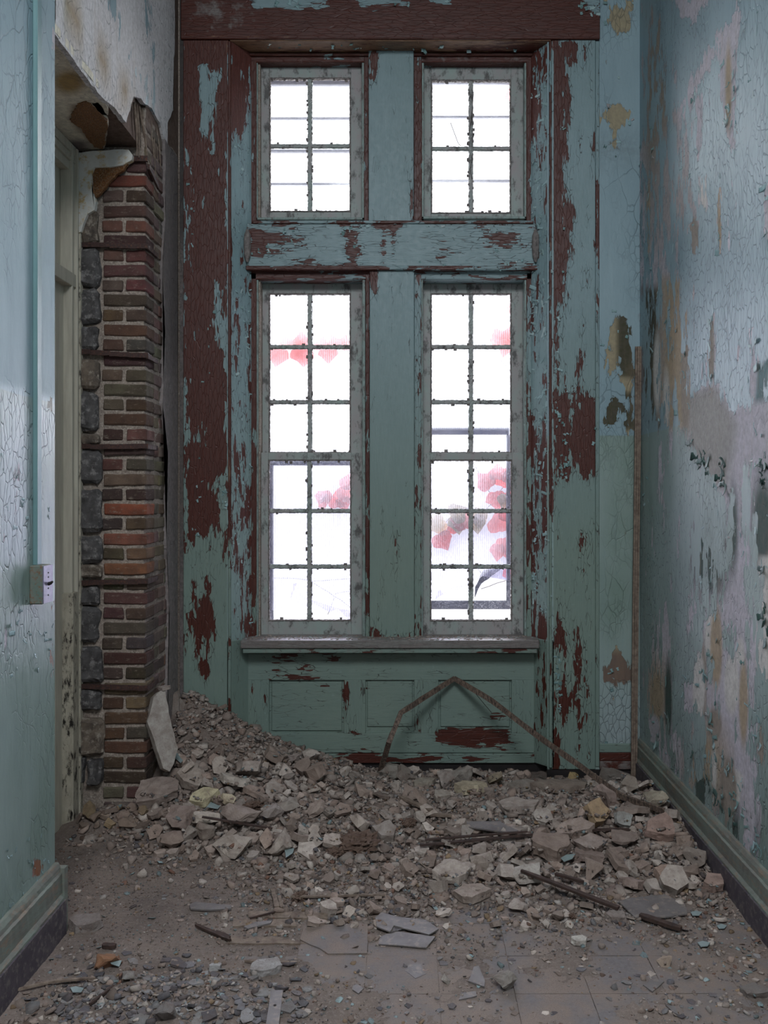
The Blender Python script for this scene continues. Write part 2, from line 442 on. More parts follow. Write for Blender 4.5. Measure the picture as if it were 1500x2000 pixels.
def sheet_mat(ang):
    t = NT('ribbed_plastic_' + ang)
    tr = t.n('ShaderNodeBsdfTransparent'); tl = t.n('ShaderNodeBsdfTranslucent'); tl.inputs[0].default_value = (.93, .94, 1, 1)
    zz = t.n('ShaderNodeSeparateXYZ'); t.l(t.pos(), zz.inputs[0])
    if ang == 'upright': t.l(t.mix(t.mr(t.noise(t.pos((300, 300, 300)), 1, 4, .7), .55, .75, 0, .35), t.mix(t.mr(zz.outputs[2], 1.62, 1.70), (.74, .73, .80, 1), (.97, .97, 1, 1)), (.5, .5, .58, 1)), tr.inputs[0])
    wv = t.n('ShaderNodeTexWave', wave_type='BANDS', bands_direction='X' if ang == 'upright' else 'Z')
    t.l(t.pos(), wv.inputs['Vector']); wv.inputs['Scale'].default_value = 26
    d = t.noise(t.pos((60, 60, 60)), 1, 5, .7)
    fac = t.math('ADD', t.mr(wv.outputs[0], 0, 1, .035, .075), t.mr(d, .5, .75, 0, .05))
    mx = t.n('ShaderNodeMixShader'); t.l(fac, mx.inputs[0]); t.l(tr.outputs[0], mx.inputs[1]); t.l(tl.outputs[0], mx.inputs[2])
    t.l(mx.outputs[0], t.out.inputs[0]); return t.m
M['sheet_v'] = sheet_mat('upright'); M['sheet_h'] = sheet_mat('level')
def pane_mat(dust):
    t = NT('dusty_glass'); tr = t.n('ShaderNodeBsdfTransparent'); df = t.n('ShaderNodeBsdfTranslucent'); gl = t.n('ShaderNodeBsdfGlossy')
    gl.inputs['Roughness'].default_value = .08
    df.inputs[0].default_value = (.8, .8, .84, 1)
    n = t.noise(t.pos((160, 160, 160)), 1, 5, .75); m2 = t.noise(t.pos((5, 5, 5)), 1, 3, .6)
    fac = t.math('MULTIPLY', t.mr(n, .5, .72, .006, dust), t.mr(m2, .35, .65, .3, 1))
    mx = t.n('ShaderNodeMixShader'); t.l(fac, mx.inputs[0]); t.l(tr.outputs[0], mx.inputs[1]); t.l(df.outputs[0], mx.inputs[2])
    fr = t.n('ShaderNodeFresnel'); fr.inputs[0].default_value = 1.4
    m3 = t.n('ShaderNodeMixShader'); t.l(fr.outputs[0], m3.inputs[0]); t.l(mx.outputs[0], m3.inputs[1]); t.l(gl.outputs[0], m3.inputs[2])
    t.l(m3.outputs[0], t.out.inputs[0]); return t.m
M['pane'] = pane_mat(.06); M['pane_d'] = pane_mat(.16)
def leaf_mat():
    t = NT('ivy_leaf'); oc = t.n('ShaderNodeObjectInfo').outputs['Color']
    d = t.n('ShaderNodeBsdfDiffuse'); tl = t.n('ShaderNodeBsdfTranslucent'); t.l(oc, d.inputs[0]); t.l(oc, tl.inputs[0])
    mx = t.n('ShaderNodeMixShader'); mx.inputs[0].default_value = .30; t.l(d.outputs[0], mx.inputs[1]); t.l(tl.outputs[0], mx.inputs[2])
    t.l(mx.outputs[0], t.out.inputs[0]); return t.m
M['leaf'] = leaf_mat()
M['bar'] = simple('blue_grey_frame', (70, 74, 92), (58, 62, 80), (20, 20, 20), .6)

def tile_mat():
    t = NT('dusty_grey_tile'); d = t.noise(t.pos((5, 5, 5)), 1, 7, .7); f = t.noise(t.pos((90, 90, 90)), 1, 7, .75); s_ = t.noise(t.pos((420, 420, 420)), 1, 3, .6)
    c = t.mix(t.mr(f, .4, .65), lin((112, 106, 106)), lin((96, 90, 88)))
    c = t.mix(t.mr(d, .38, .56), c, t.mix(t.mr(s_, .5, .7), lin((126, 111, 101)), lin((84, 70, 62))))
    return t.done(c, .8, t.bump(f, .3, .002))
M['tiles'] = tile_mat()
M['rust'] = M['rustlath']
M['groundflake'] = simple('fallen_paint_flake', (142, 154, 153), (120, 134, 134), (30, 30, 30), .7)
M['stone_b'] = simple('brown_rubble_stone', (126, 112, 98), (62, 54, 50), (14, 14, 14), .9, .9, .006, (150, 140, 128))
# ================================================================ STRUCTURE
YC = 4.86       # casing plane of the window wall
YW = 5.00       # window frame plane
XR = 1.23; XL = -1.20; XD = -1.53; YN = 3.14; YP = 4.24
W = lambda *a: a
def sbox(name, label, parts, mat, res=None):
    v, f = join_hexas([box8(*p) for p in parts], res)
    o = place(name, v, f, mat); return tag(o, label, kind='structure')

sbox('floor', 'old boarded floor buried under dust and plaster rubble', [(-1.86, 1.35, -2.7, 5.3, -.12, -.012)], M['oldwood'])
sbox('ceiling', 'plain plaster ceiling above the peeling room', [(-1.9, 1.4, -2.7, 5.3, 4.75, 4.85)], M['ceiling'])
sbox('wall_rear', 'rear wall behind the viewer with a tall opening to the hall', [
    (-1.9, -.8, -2.75, -2.6, 0, 4.75), (.8, 1.4, -2.75, -2.6, 0, 4.75), (-.8, .8, -2.75, -2.6, 3.6, 4.75), (-.8, .8, -2.75, -2.6, 0, 1.0)], M['ceiling'])

# window wall masonry with its four openings
xl0, xr0 = -.90, XX(1045, 5.0)
masonry = [(-1.86, -.93, 4.885, 5.28, 0, 4.75), (.755, 1.4, 4.885, 5.28, 0, 4.75), (-.93, .755, 4.885, 5.28, 3.915, 4.75),
           (-.93, .755, 5.0, 5.28, 0, .70), (-.93, -.80, 5.02, 5.28, .70, 3.915), (XX(1026, 5.06), .755, 5.02, 5.28, .70, 3.915),
           (XX(712, 5.1), XX(818, 5.1), 5.12, 5.28, .70, 3.915), (-.80, XX(1026, 5.06), 5.12, 5.28, ZZ(535, 5.1), ZZ(430, 5.1))]
# front skin of wall_back right of the casing: gridded and painted
wb = sbox('wall_back', 'window wall with peeling blue and green paint in its right corner', masonry, M['mortar'])
under_tan = (.42, .36, .27); OLIVE = lin((64, 62, 42))[:3]; LILAC = lin((192, 186, 194))[:3]; TAN = lin((172, 152, 126))[:3]
GREYP = lin((148, 142, 136))[:3]; WHITEP = lin((208, 204, 198))[:3]; DKGREEN = lin((52, 76, 70))[:3]; BROWNP = lin((112, 92, 80))[:3]; YELL = lin((160, 148, 120))[:3]
def under_arr(spec, base):
    def fn(v):
        px, py = pix(v); out = np.zeros((len(v), 4)); out[:] = (*base, 1)
        for sh, val, soft in spec:
            k = cover(px, py, sh, soft)[:, None]
            out[:, :3] = out[:, :3] * (1 - k) + np.array(val) * k
        return out
    return fn
def wall_panel(name, c, mat, parent, wear, under, ubase, base=(0.08, 0, 0), res=.015, ):
    v, f = hexa(c, res)
    return place(name, v, f, mat, parent, attr={'wear': wear_arr(v, wear, base), 'under': under_arr(under, ubase)(v)})
spec = [([(1185, 0), (1235, 0), (1240, 60), (1200, 75), (1180, 40)], (.75, 0, 0), 6),
        (('e', 1208, 225, 32, 22), (.8, 0, 0), 6), (('e', 1205, 290, 45, 18), (.5, 0, .4), 10), (('e', 1183, 120, 10, 24), (.6, 0, 0), 5),
        ([(1178, 640), (1215, 600), (1240, 590), (1242, 720), (1225, 760), (1200, 735), (1180, 735)], (.66, 0, 0), 7),
        ([(1180, 800), (1195, 775), (1215, 790), (1205, 830), (1180, 825)], (.85, 0, 0), 4), (('e', 1231, 810, 8, 22), (.7, 0, 0), 4),
        ([(1190, 1280), (1205, 1265), (1225, 1290), (1232, 1330), (1170, 1335), (1180, 1300)], (.95, 0, 0), 4),
        (('e', 1210, 1370, 42, 30), (.48, .6, 0), 12), (('e', 1205, 1430, 42, 40), (.3, .7, .2), 12)]
usp = [([(1205, 600), (1240, 600), (1242, 740), (1205, 735)], OLIVE, 5), ([(1175, 765), (1240, 765), (1240, 840), (1175, 840)], OLIVE, 4),
       (('e', 1210, 1310, 50, 40), BROWNP, 8)]
wpb = wall_panel('paint_skin', box8(.742, XR, 4.872, 4.886, 0, 4.75), M['wall'], wb, spec, usp, YELL)
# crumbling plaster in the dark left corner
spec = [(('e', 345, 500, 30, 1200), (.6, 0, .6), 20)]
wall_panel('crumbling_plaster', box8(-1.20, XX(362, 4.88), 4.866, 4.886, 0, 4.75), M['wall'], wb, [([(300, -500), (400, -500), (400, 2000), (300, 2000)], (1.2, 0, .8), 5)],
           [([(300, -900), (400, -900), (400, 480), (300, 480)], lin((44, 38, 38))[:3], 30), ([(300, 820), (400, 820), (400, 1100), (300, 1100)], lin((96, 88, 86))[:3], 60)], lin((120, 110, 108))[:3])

# ---- right wall
wr_w = [
 ([(1252, 0), (1290, 0), (1300, 120), (1296, 300), (1330, 290), (1345, 400), (1312, 470), (1295, 560), (1330, 640), (1345, 800), (1322, 830), (1285, 820), (1258, 760), (1250, 400)], (.54, 0, 0), 8),
 ([(1250, 300), (1285, 270), (1340, 190), (1380, 100), (1402, 75), (1396, 110), (1352, 190), (1300, 262), (1262, 320)], (.9, 0, 0), 4),
 ([(1405, 60), (1448, 20), (1440, 110), (1436, 190), (1424, 232), (1408, 160)], (.8, 0, 0), 4),
 ([(1322, 0), (1380, 0), (1350, 35), (1330, 30)], (1, 0, 0), 4),
 ([(1405, 110), (1440, 100), (1430, 200), (1418, 240), (1400, 150)], (.7, 0, 0), 3), ([(1412, 235), (1435, 235), (1430, 290), (1415, 260)], (.75, 0, 0), 3),
 ([(1300, 240), (1350, 200), (1350, 380), (1320, 470), (1290, 480)], (.52, 0, 0), 12),
 ([(1285, 560), (1335, 540), (1340, 640), (1345, 780), (1310, 830), (1282, 760)], (.60, 0, 0), 9),
 ([(1338, 792), (1362, 770), (1385, 762), (1400, 760), (1408, 790), (1436, 806), (1462, 792), (1500, 780), (1560, 765), (1560, 885), (1500, 885), (1466, 890), (1447, 960), (1452, 1300), (1462, 1450), (1474, 1640), (1440, 1560), (1405, 1440), (1437, 1380), (1443, 1100), (1438, 966), (1415, 962), (1398, 950), (1372, 900), (1345, 868)], (1.05, 0, 0), 5),
 ([(1480, 872), (1600, 850), (1600, 1360), (1500, 1340), (1478, 1300), (1482, 1100), (1470, 1000)], (.95, 0, 0), 6),
 (('e', 1290, 900, 14, 55), (.7, 0, 0), 6), (('e', 1300, 850, 25, 70), (.4, 0, 0), 12),
 ([(1415, 1285), (1440, 1310), (1442, 1500), (1425, 1500), (1398, 1440), (1400, 1330)], (.9, 0, 0), 5),
 ([(1338, 1340), (1362, 1340), (1360, 1385), (1342, 1385)], (.95, 0, 0), 3), ([(1366, 1340), (1392, 1350), (1398, 1480), (1405, 1580), (1372, 1500)], (.75, 0, 0), 6),
 (('e', 1283, 1360, 18, 60), (.8, 0, 0), 5), (('e', 1300, 1240, 11, 60), (.6, 0, 0), 5), ([(1310, 1430), (1335, 1440), (1345, 1530), (1318, 1500)], (.8, 0, 0), 4),
 (('e', 1385, 1080, 26, 75), (.46, 0, 0), 14), (('e', 1432, 1030, 10, 80), (.5, 0, 0), 4), (('e', 1480, 1060, 16, 120), (.5, 0, 0), 8),
 (('e', 1422, 1180, 12, 35), (.8, 0, 0), 4), (('e', 1350, 1490, 60, 60), (.38, .3, 0), 25), (('e', 1440, 1640, 60, 60), (.5, 0, .2), 20),
 ([(1435, 760), (1500, 700), (1560, 690), (1560, 770), (1450, 790)], (.6, 0, 0), 8),
 ([(1256, 850), (1270, 850), (1270, 1000), (1256, 1000)], (.2, 0, 0), 4)]
wr_w = [(('e', 1330, 420, 70, 520), (.30, .25, 0), 30), (('e', 1390, 260, 60, 250), (.22, .2, 0), 30), (('e', 1330, 1200, 80, 480), (.24, .45, 0), 30), (('e', 1390, 1400, 90, 240), (.36, .35, 0), 25), (('e', 1480, 600, 60, 200), (.18, .4, 0), 20)] + wr_w
wr_u = [([(1252, 560), (1290, 560), (1290, 840), (1252, 840)], OLIVE, 10), ([(1290, 540), (1350, 540), (1350, 840), (1290, 840)], TAN, 12),
        (('e', 1385, 1080, 40, 90), DKGREEN, 14), (('e', 1432, 1030, 9, 80), DKGREEN, 4), (('e', 1490, 1060, 24, 130), DKGREEN, 6), ([(1435, 760), (1500, 690), (1600, 680), (1600, 765), (1450, 790)], lin((92, 122, 124))[:3], 5),
        ([(1480, 1090), (1600, 1060), (1600, 1360), (1500, 1340), (1478, 1300)], WHITEP, 5), ([(1340, 765), (1400, 760), (1440, 830), (1420, 960), (1385, 950), (1345, 870)], lin((158, 154, 150))[:3], 10),
        (('e', 1380, 1500, 40, 90), TAN, 20), (('e', 1283, 1360, 20, 70), TAN, 10), 
        (('e', 1440, 1640, 40, 60), DKGREEN, 20), (('e', 1285, 200, 30, 240), lin((150, 138, 124))[:3], 14), (('e', 1320, 380, 40, 120), lin((176, 166, 164))[:3], 20)]
rz_ = random.Random(77)
for k_ in range(34):
    a_ = rz_.uniform(1262, 1500); b_ = rz_.uniform(1240, 1640) if k_ < 22 else rz_.uniform(60, 820); w2 = rz_.uniform(4, 12) * (1 if k_ < 22 else .6); h2 = rz_.uniform(20, 75)
    if b_ > 1450 + (a_ - 1255) * .95: continue
    wr_w.append(([(a_ - w2, b_ - h2 * .8), (a_ + w2 * .6, b_ - h2), (a_ + w2, b_ + h2 * .5), (a_ + w2 * .2, b_ + h2), (a_ - w2 * .8, b_ + h2 * .4)], (.82, 0, 0), 2.2))
    wr_u.append((('e', a_, b_, w2 * 1.5, h2 * 1.3), rz_.choice((TAN, WHITEP, LILAC, WHITEP, DKGREEN if k_ < 22 else LILAC, lin((150, 138, 126))[:3])), 2))
wr = sbox('wall_right', 'right wall of pale blue paint peeling off lilac plaster', [(XR + .015, 1.38, -2.6, 5.28, 0, 4.75)], M['mortar'])
wall_panel('paint_skin', box8(XR, XR + .016, 1.4, 4.875, 0, 4.75), M['wall'], wr, wr_w, wr_u, LILAC, base=(.10, .08, 0), res=.016)
v, f = hexa(box8(XR, XR + .016, -2.6, 1.4, 0, 4.75), .05)
place('paint_skin', v, f, M['wall'], wr, attr={'wear': wear_arr(v * 0 + 9, [], (.22, .3, 0)), 'under': under_arr([], LILAC)(v * 0 + 9)})

# ---- near left wall
wl = sbox('wall_left', 'near left wall of pale blue paint with cracked glossy lower half', [(XD - .3, XL - .015, -2.6, YN - .004, 0, 4.75)], M['mortar'])
wl_w = [([(0, 775), (55, 780), (58, 800), (108, 790), (108, 860), (60, 900), (58, 1060), (0, 1100)], (.26, .75, 0), 8), ([(0, 860), (45, 880), (50, 980), (30, 1080), (0, 1060)], (.36, 1, 0), 10),
        ([(95, 1180), (108, 1170), (108, 1320), (98, 1290)], (.7, 0, 0), 4), ([(88, 780), (108, 775), (104, 800), (88, 800)], (.7, 0, 0), 3), ([(70, 1680), (84, 1690), (80, 1715), (66, 1710)], (.8, 0, 0), 3),
        (('e', 50, 1210, 12, 24), (.45, .5, 0), 6), (('e', 12, 1250, 12, 30), (.5, .5, 0), 6), ([(95, 20), (108, 20), (108, 100), (96, 90)], (.4, 0, 0), 5)]
wl_u = [([(60, 760), (108, 760), (108, 820), (60, 820)], WHITEP, 4), (('e', 100, 1230, 12, 90), lin((150, 112, 92))[:3], 8), (('e', 76, 1698, 16, 30), lin((134, 84, 52))[:3], 6)]
wall_panel('paint_skin', box8(XL - .016, XL, 1.6, YN, 0, 4.75), M['wall_gloss'], wl, wl_w, wl_u, LILAC, base=(.06, .0, 0), res=.012)
v, f = hexa(box8(XL - .016, XL, -2.6, 1.6, 0, 4.75), .05)
place('paint_skin', v, f, M['wall_gloss'], wl, attr={'wear': wear_arr(v * 0 + 9, [], (.15, .3, 0)), 'under': under_arr([], LILAC)(v * 0 + 9)})

# ---- wall above the opening (lintel)
wt = sbox('wall_left_lintel', 'broken plastered wall over the left door opening', [(XD - .3, XL - .03, YN, YP + .03, 3.10, 4.75), (XD - .3, XL - .012, YP + .03, 4.88, 3.22, 4.75)], M['clod'], .08)
skin = [PXW(*q, XL) for q in ((108, 66), (132, 100), (150, 128), (172, 158), (192, 180), (205, 196), (218, 206), (232, 222), (246, 236), (254, 214), (262, 190), (272, 190), (284, 204), (300, 216), (312, 240), (318, 262), (327, 296), (328, 240), (338, 214), (339, 150), (342, 60), (341, 0), (340, -160), (108, -1480))]
lintw = [([(100, -200), (230, -200), (300, 120), (290, 190), (200, 170), (110, 60)], (.98, 0, 0), 10), ([(180, -200), (225, -200), (235, 60), (215, 40)], (.2, 0, 0), 8), (('e', 250, 105, 12, 14), (.2, 0, 0), 4), (('e', 270, 130, 10, 20), (.2, 0, 0), 4), (('e', 292, 180, 8, 26), (.2, 0, 0), 4), ([(270, -100), (290, -100), (300, 110), (285, 60)], (.25, 0, 0), 4)]
lintu = [([(120, 0), (150, 0), (160, 80), (135, 70)], YELL, 8), (('e', 200, 120, 14, 26), TAN, 8), (('e', 240, 190, 16, 30), TAN, 8), (('e', 145, 40, 14, 40), TAN, 8)]
plate('plaster_skin', skin, (1, 0, 0), .022, M['wall'], wt, .006, .03, 3, .03,
      {'wear': lambda v: wear_arr(v, lintw, (.85, .3, 0)), 'under': under_arr(lintu, lin((214, 210, 210))[:3])})
zs = 3.075
def soff(px, py):  # point of the soffit plane
    Y = (zs - EYE) * F / (CY - py); return ((px - CX) / F * Y, Y, zs)
so_pts = [(XL, YN, zs), PXW(150, 130, XL), PXW(190, 180, XL), soff(212, 214), soff(210, 226), soff(192, 200), soff(180, 202), soff(200, 230), soff(212, 240), soff(208, 268), soff(204, 290), (XD, YP, zs), (XD, YN, zs)]
so_pts = [(min(max(p[0], XD), XL), min(max(p[1], YN), YP), zs) for p in so_pts]
plate('soffit_plaster', so_pts, (0, 0, -1), .03, M['wall'], wt, .003, .03, 5, .02,
      {'wear': lambda v: wear_arr(v, [], (.98, 0, .0)), 'under': under_arr([([(146, 205), (176, 196), (200, 230), (212, 245), (204, 292), (186, 288), (160, 260), (138, 232)], lin((112, 72, 38))[:3], 4), (('e', 135, 160, 30, 22), lin((170, 140, 84))[:3], 8), (('e', 150, 285, 25, 12), lin((120, 108, 108))[:3], 6)], lin((226, 218, 198))[:3])})
plate('metal_lath', [tuple(Vector(soff(*q)) - Vector((0, 0, .003))) for q in ((146, 212), (152, 202), (168, 197), (180, 204), (196, 222), (208, 236), (211, 250), (205, 262), (206, 276), (200, 290), (184, 286), (170, 268), (158, 250), (142, 240), (137, 232))], (0, 0, -1), .012, M['rust'], wt, .004, .012, 55, .02)
# stained plaster left round the head of the opening
yj = YP - .045
def PJ(px, py, y=yj): return P(px, py, y)
plate('jamb_plaster', [PJ(*q) for q in ((149, 300), (180, 294), (252, 292), (259, 302), (257, 312), (240, 322), (212, 326), (184, 326), (179, 340), (180, 372), (188, 392), (184, 410), (170, 418), (162, 438), (158, 452), (150, 456))], (0, -1, 0), .03, M['white'], wt, .002, .03, 7, .03)
plate('metal_lath', [PJ(*q, yj + .012) for q in ((178, 318), (252, 312), (240, 332), (222, 346), (206, 366), (196, 378), (186, 384), (179, 370))], (0, -1, 0), .02, M['rustlath'], wt, .004, .015, 8, .02)
rr = random.Random(4)
# splintered wood laths in the hole over the pier
for i in range(9):
    a = Vector(PXW(262 + i * 5, 200 + i * 4, XL - .02)); b = a + Vector((rr.uniform(-.01, .02), .05 + rr.uniform(0, .05), -.18 - rr.uniform(0, .1)))
    vv, ff = tube([a, (a + b) / 2 + Vector((.006, 0, 0)), b], [.006, .005, .002], 5)
    place('wood_splinter', vv, ff, M['oldwood'], wt)

# ---- brick pier
pier = sbox('wall_left_pier', 'bare brick and stone pier left of the windows', [(XD + .02, XL - .012, YP + .012, 4.84, 0, 3.28)], M['mortar'], .05)
mm = pier.data
co = np.array([v.co[:] for v in mm.vertices]); rs = np.random.RandomState(2)
co += rs.uniform(-.0045, .0045, co.shape); mm.vertices.foreach_set('co', co.ravel())
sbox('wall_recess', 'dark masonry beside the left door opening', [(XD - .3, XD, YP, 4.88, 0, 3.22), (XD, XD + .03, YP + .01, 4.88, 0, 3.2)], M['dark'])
def brick_proto(sx, sy, sz, seed):
    r = random.Random(seed); bm = bmesh.new(); bmesh.ops.create_cube(bm, size=1)
    for v in bm.verts: v.co = Vector((v.co.x * sx, v.co.y * sy, v.co.z * sz))
    bmesh.ops.bevel(bm, geom=bm.edges[:], offset=.005, segments=1, affect='EDGES')
    bmesh.ops.triangulate(bm, faces=[f for f in bm.faces if len(f.verts) > 4])
    es = [e for e in bm.edges if e.calc_length() > .05]
    bmesh.ops.subdivide_edges(bm, edges=es, cuts=2, use_grid_fill=True)
    o = Vector((seed * 3.1, seed * 1.7, 0))
    for v in bm.verts:
        n = mnoise.noise_vector(v.co * 22 + o); n2 = mnoise.noise_vector(v.co * 70 + o)
        v.co += n * .0035 + n2 * .0022
    m = bpy.data.meshes.new('brick'); bm.to_mesh(m); bm.free(); m.materials.append(M['brick']); return m
BH = .0515; CO = .0687
kinds = {'s': [brick_proto(.196, .138, BH, i) for i in range(6)], 'h': [brick_proto(.093, .138, BH, 10 + i) for i in range(6)], 'l': [brick_proto(.10, .19, BH, 20 + i) for i in range(5)], 't': [brick_proto(.10, .09, BH, 30 + i) for i in range(4)]}
bcols = [(98, 66, 56), (92, 72, 60), (104, 84, 68), (80, 56, 50), (106, 74, 62), (88, 78, 64), (70, 50, 46), (116, 96, 80), (100, 86, 74)]
special = {}   # course index -> colours
def course_of(py): return int(round((ZZ(py, YP) - .03) / CO))
for py, c in ((375, (108, 64, 56)), (1000, (150, 88, 60)), (1120, (146, 90, 64)), (1060, (134, 84, 68)), (522, (112, 70, 62)), (440, (126, 86, 72)), (1175, (106, 68, 58))): special[course_of(py)] = c
rb = random.Random(11)
def add_brick(kind, cx, cy, cz, col):
    o = bpy.data.objects.new('brick', rb.choice(kinds[kind])); COL.objects.link(o); o.parent = pier
    o.location = Vector((cx + rb.uniform(-.002, .002), cy + rb.uniform(-.003, .003), cz + rb.uniform(-.0015, .0015))) - pier.location
    o.rotation_euler = (rb.uniform(-.015, .015), rb.uniform(-.012, .012), rb.uniform(-.015, .015))
    o.color = lin(tuple(max(20, min(255, c + rb.randint(-8, 8))) for c in col))
ncourse = 47
for k in range(ncourse):
    cz = .03 + k * CO; long = (k % 2 == 0)
    front = cz < 3.03
    c0 = rb.choice(bcols); c1 = rb.choice(bcols)
    if k in special: c1 = special[k]
    e = rb.uniform(-.012, .006)
    if front:
        if long:
            add_brick('s', XL - .099, YP + .07, cz + BH / 2, c1)
            y = YP + .148
        else:
            add_brick('h', XL - .047, YP + .07, cz + BH / 2, c1); add_brick('h', XL - .153 + e * .4, YP + .07, cz + BH / 2, c0)
            y = YP + .148
    else: y = YP + .02
    sd = not long
    while y < 4.66:
        ln = .19 if sd else .09
        if y + ln > 4.74: break
        add_brick('l' if sd else 't', XL - .055 - .002 * rb.random(), y + ln / 2, cz + BH / 2, tuple(int(c_ * .55 + g_ * .45) for c_, g_ in zip(rb.choice(bcols), (146, 132, 120)))); y += ln + .011; sd = not sd
# pale render left over the far side of the pier
rp = [(XL + .006, yy, zz) for yy, zz in ((4.60, .0), (4.585, .5), (4.63, .9), (4.57, 1.3), (4.60, 1.7), (4.50, 1.95), (4.55, 2.3), (4.50, 2.6), (4.56, 2.9), (4.55, 3.25), (4.80, 3.25), (4.80, .0))]
plate('render_coat', rp, (1, 0, 0), .03, M['wall'], pier, .006, .04, 12, .035, {'wear': lambda v: wear_arr(v, [], (1.1, 0, .35)), 'under': under_arr([([(320, 0), (380, 0), (380, 700), (320, 700)], lin((104, 96, 94))[:3], 60)], lin((146, 136, 134))[:3])})
# rubble stones
def stone(px0, px1, py0, py1, seed, c=None):
    a = P(px0, py0, YP - .0); b = P(px1, py1, YP)
    sx, sz = b[0] - a[0], a[2] - b[2]
    bm = bmesh.new(); bmesh.ops.create_cube(bm, size=1)
    for v in bm.verts: v.co = Vector((v.co.x * sx, v.co.y * .14, v.co.z * sz))
    bmesh.ops.bevel(bm, geom=bm.edges[:], offset=min(sx, sz) * .14, segments=1, affect='EDGES')
    bmesh.ops.subdivide_edges(bm, edges=[e for e in bm.edges if e.calc_length() > .03], cuts=3, use_grid_fill=True)
    bmesh.ops.triangulate(bm, faces=bm.faces[:])
    o = Vector((seed * 2.3, seed, 4))
    for v in bm.verts: v.co += mnoise.noise_vector(v.co * 11 + o) * .014 + mnoise.noise_vector(v.co * 34 + o) * .006
    m = bpy.data.meshes.new('stone'); bm.to_mesh(m); bm.free(); m.materials.append(M['stone_b' if seed in (0, 4, 6, 10, 15) else 'stone'])
    ob = link('stone', m, None, pier, Vector(((a[0] + b[0]) / 2, YP + .045, (a[2] + b[2]) / 2)) - pier.location); return ob
ys = [(160, 192, 414, 476), (148, 193, 487, 562), (148, 196, 568, 632), (148, 192, 638, 684), (146, 194, 702, 762), (145, 194, 768, 842), (146, 193, 846, 864), (142, 197, 880, 944), (144, 199, 955, 1040), (146, 200, 1047, 1100), (145, 196, 1104, 1128), (142, 194, 1146, 1180), (142, 196, 1184, 1252), (152, 200, 1264, 1330), (142, 198, 1348, 1386), (150, 202, 1400, 1476), (142, 165, 1480, 1530), (170, 200, 1482, 1530)]
for i, s in enumerate(ys): stone(*s, i)
# iron straps bent round the corner of the pier
for i, (py, dz, lab) in enumerate(((480, -.004, 'rusty iron strap round the brick pier just under the white plaster'), (691, -.012, 'second iron strap from the top of the brick pier'), (872, 0, 'middle iron strap across the stones and dark bricks'), (1137, .004, 'iron strap below the orange brick, fourth from the top'), (1342, -.006, 'lowest iron strap on the brick pier near the rubble'))):
    z0 = ZZ(py, YP - .015); h = .022; xa, xb = XX(143, YP), XL + .012
    cs = []
    n = 8
    for j in range(n):
        xa_ = xa + (xb - xa) * j / n; xb_ = xa + (xb - xa) * (j + 1) / n
        za = z0 - dz + (2 * dz) * j / n + rb.uniform(-.0015, .0015)
        cs.append([(x, y, z) for z in (za - h / 2, za + h / 2) for y in (YP - .022, YP - .012) for x in (xa_, xb_ + .001)])
    cs.append(box8(XL + .005, XL + .014, YP - .02, YP + .15, z0 + dz - h / 2, z0 + dz + h / 2))
    v, f = join_hexas(cs, .02)
    v = v + np.random.RandomState(i).uniform(-.0012, .0012, v.shape)
    tag(place('iron_strap', v, f, M['iron']), lab, 'strap', 'iron straps on the brick pier')
z0 = ZZ(330, YP + .05)
v, f = join_hexas([box8(XL + .004, XL + .014, YP + .01, YP + .17, 3.0, 3.024), box8(XX(255, YP), XL + .012, YP - .02, YP - .01, 3.02, 3.045)], .02)
v[:, 2] -= (v[:, 1] - YP) * .25
tag(place('iron_strap', v, f, M['iron']), 'short iron strap at the broken head of the brick pier, above the red brick', 'strap', 'iron straps on the brick pier')

# ---- door in the opening
door = empty('door_1', (XD, YP - .1, 0), 'cream panelled door and moulded frame inside the left opening', kind='structure')
for j, (x0, y0, y1) in enumerate(((.050, 4.205, 4.24), (.040, 4.18, 4.205), (.052, 4.165, 4.18), (.034, 4.13, 4.165), (.044, 4.115, 4.13))):
    board('frame_moulding', box8(XD - .02, XD + x0 * .8, y0, y1, 0, 3.06 - .0), M['blackchip'] if j == 0 else M['cream'], door, res=.2, bev=.002)
for j, (x0, z0, z1) in enumerate(((.038, 3.03, 3.07), (.030, 3.005, 3.03), (.04, 2.99, 3.005), (.026, 2.95, 2.99))):
    board('head_moulding', box8(XD - .02, XD + x0 * .8, YN, 4.20, z0, z1), M['cream'], door, res=.3)
leafd = board('door_leaf', box8(XD - .05, XD - .02, YN, 4.12, 0.02, 2.43), M['cream'], door, res=.3)
for (z0, z1) in ((.02, .25), (.95, 1.1), (1.75, 1.85), (2.32, 2.43)):
    v, f = hexa(box8(XD - .021, XD - .004, YN, 4.019, z0, z1)); place('rail', v, f, M['cream'], leafd)
v, f = hexa(box8(XD - .021, XD - .004, 4.02, 4.12, .02, 2.43)); place('stile', v, f, M['cream'], leafd)
board('transom_bar', box8(XD - .03, XD + .035, YN, 4.2, 2.43, 2.49), M['cream'], door, res=.3)
board('transom_panel', box8(XD - .05, XD - .02, YN, 4.12, 2.49, 2.96), M['cream'], door, res=.3)
board('plinth_block', box8(XD - .02, XD + .045, 4.10, 4.16, 0, 1.06), M['blackchip'], door, res=.05)

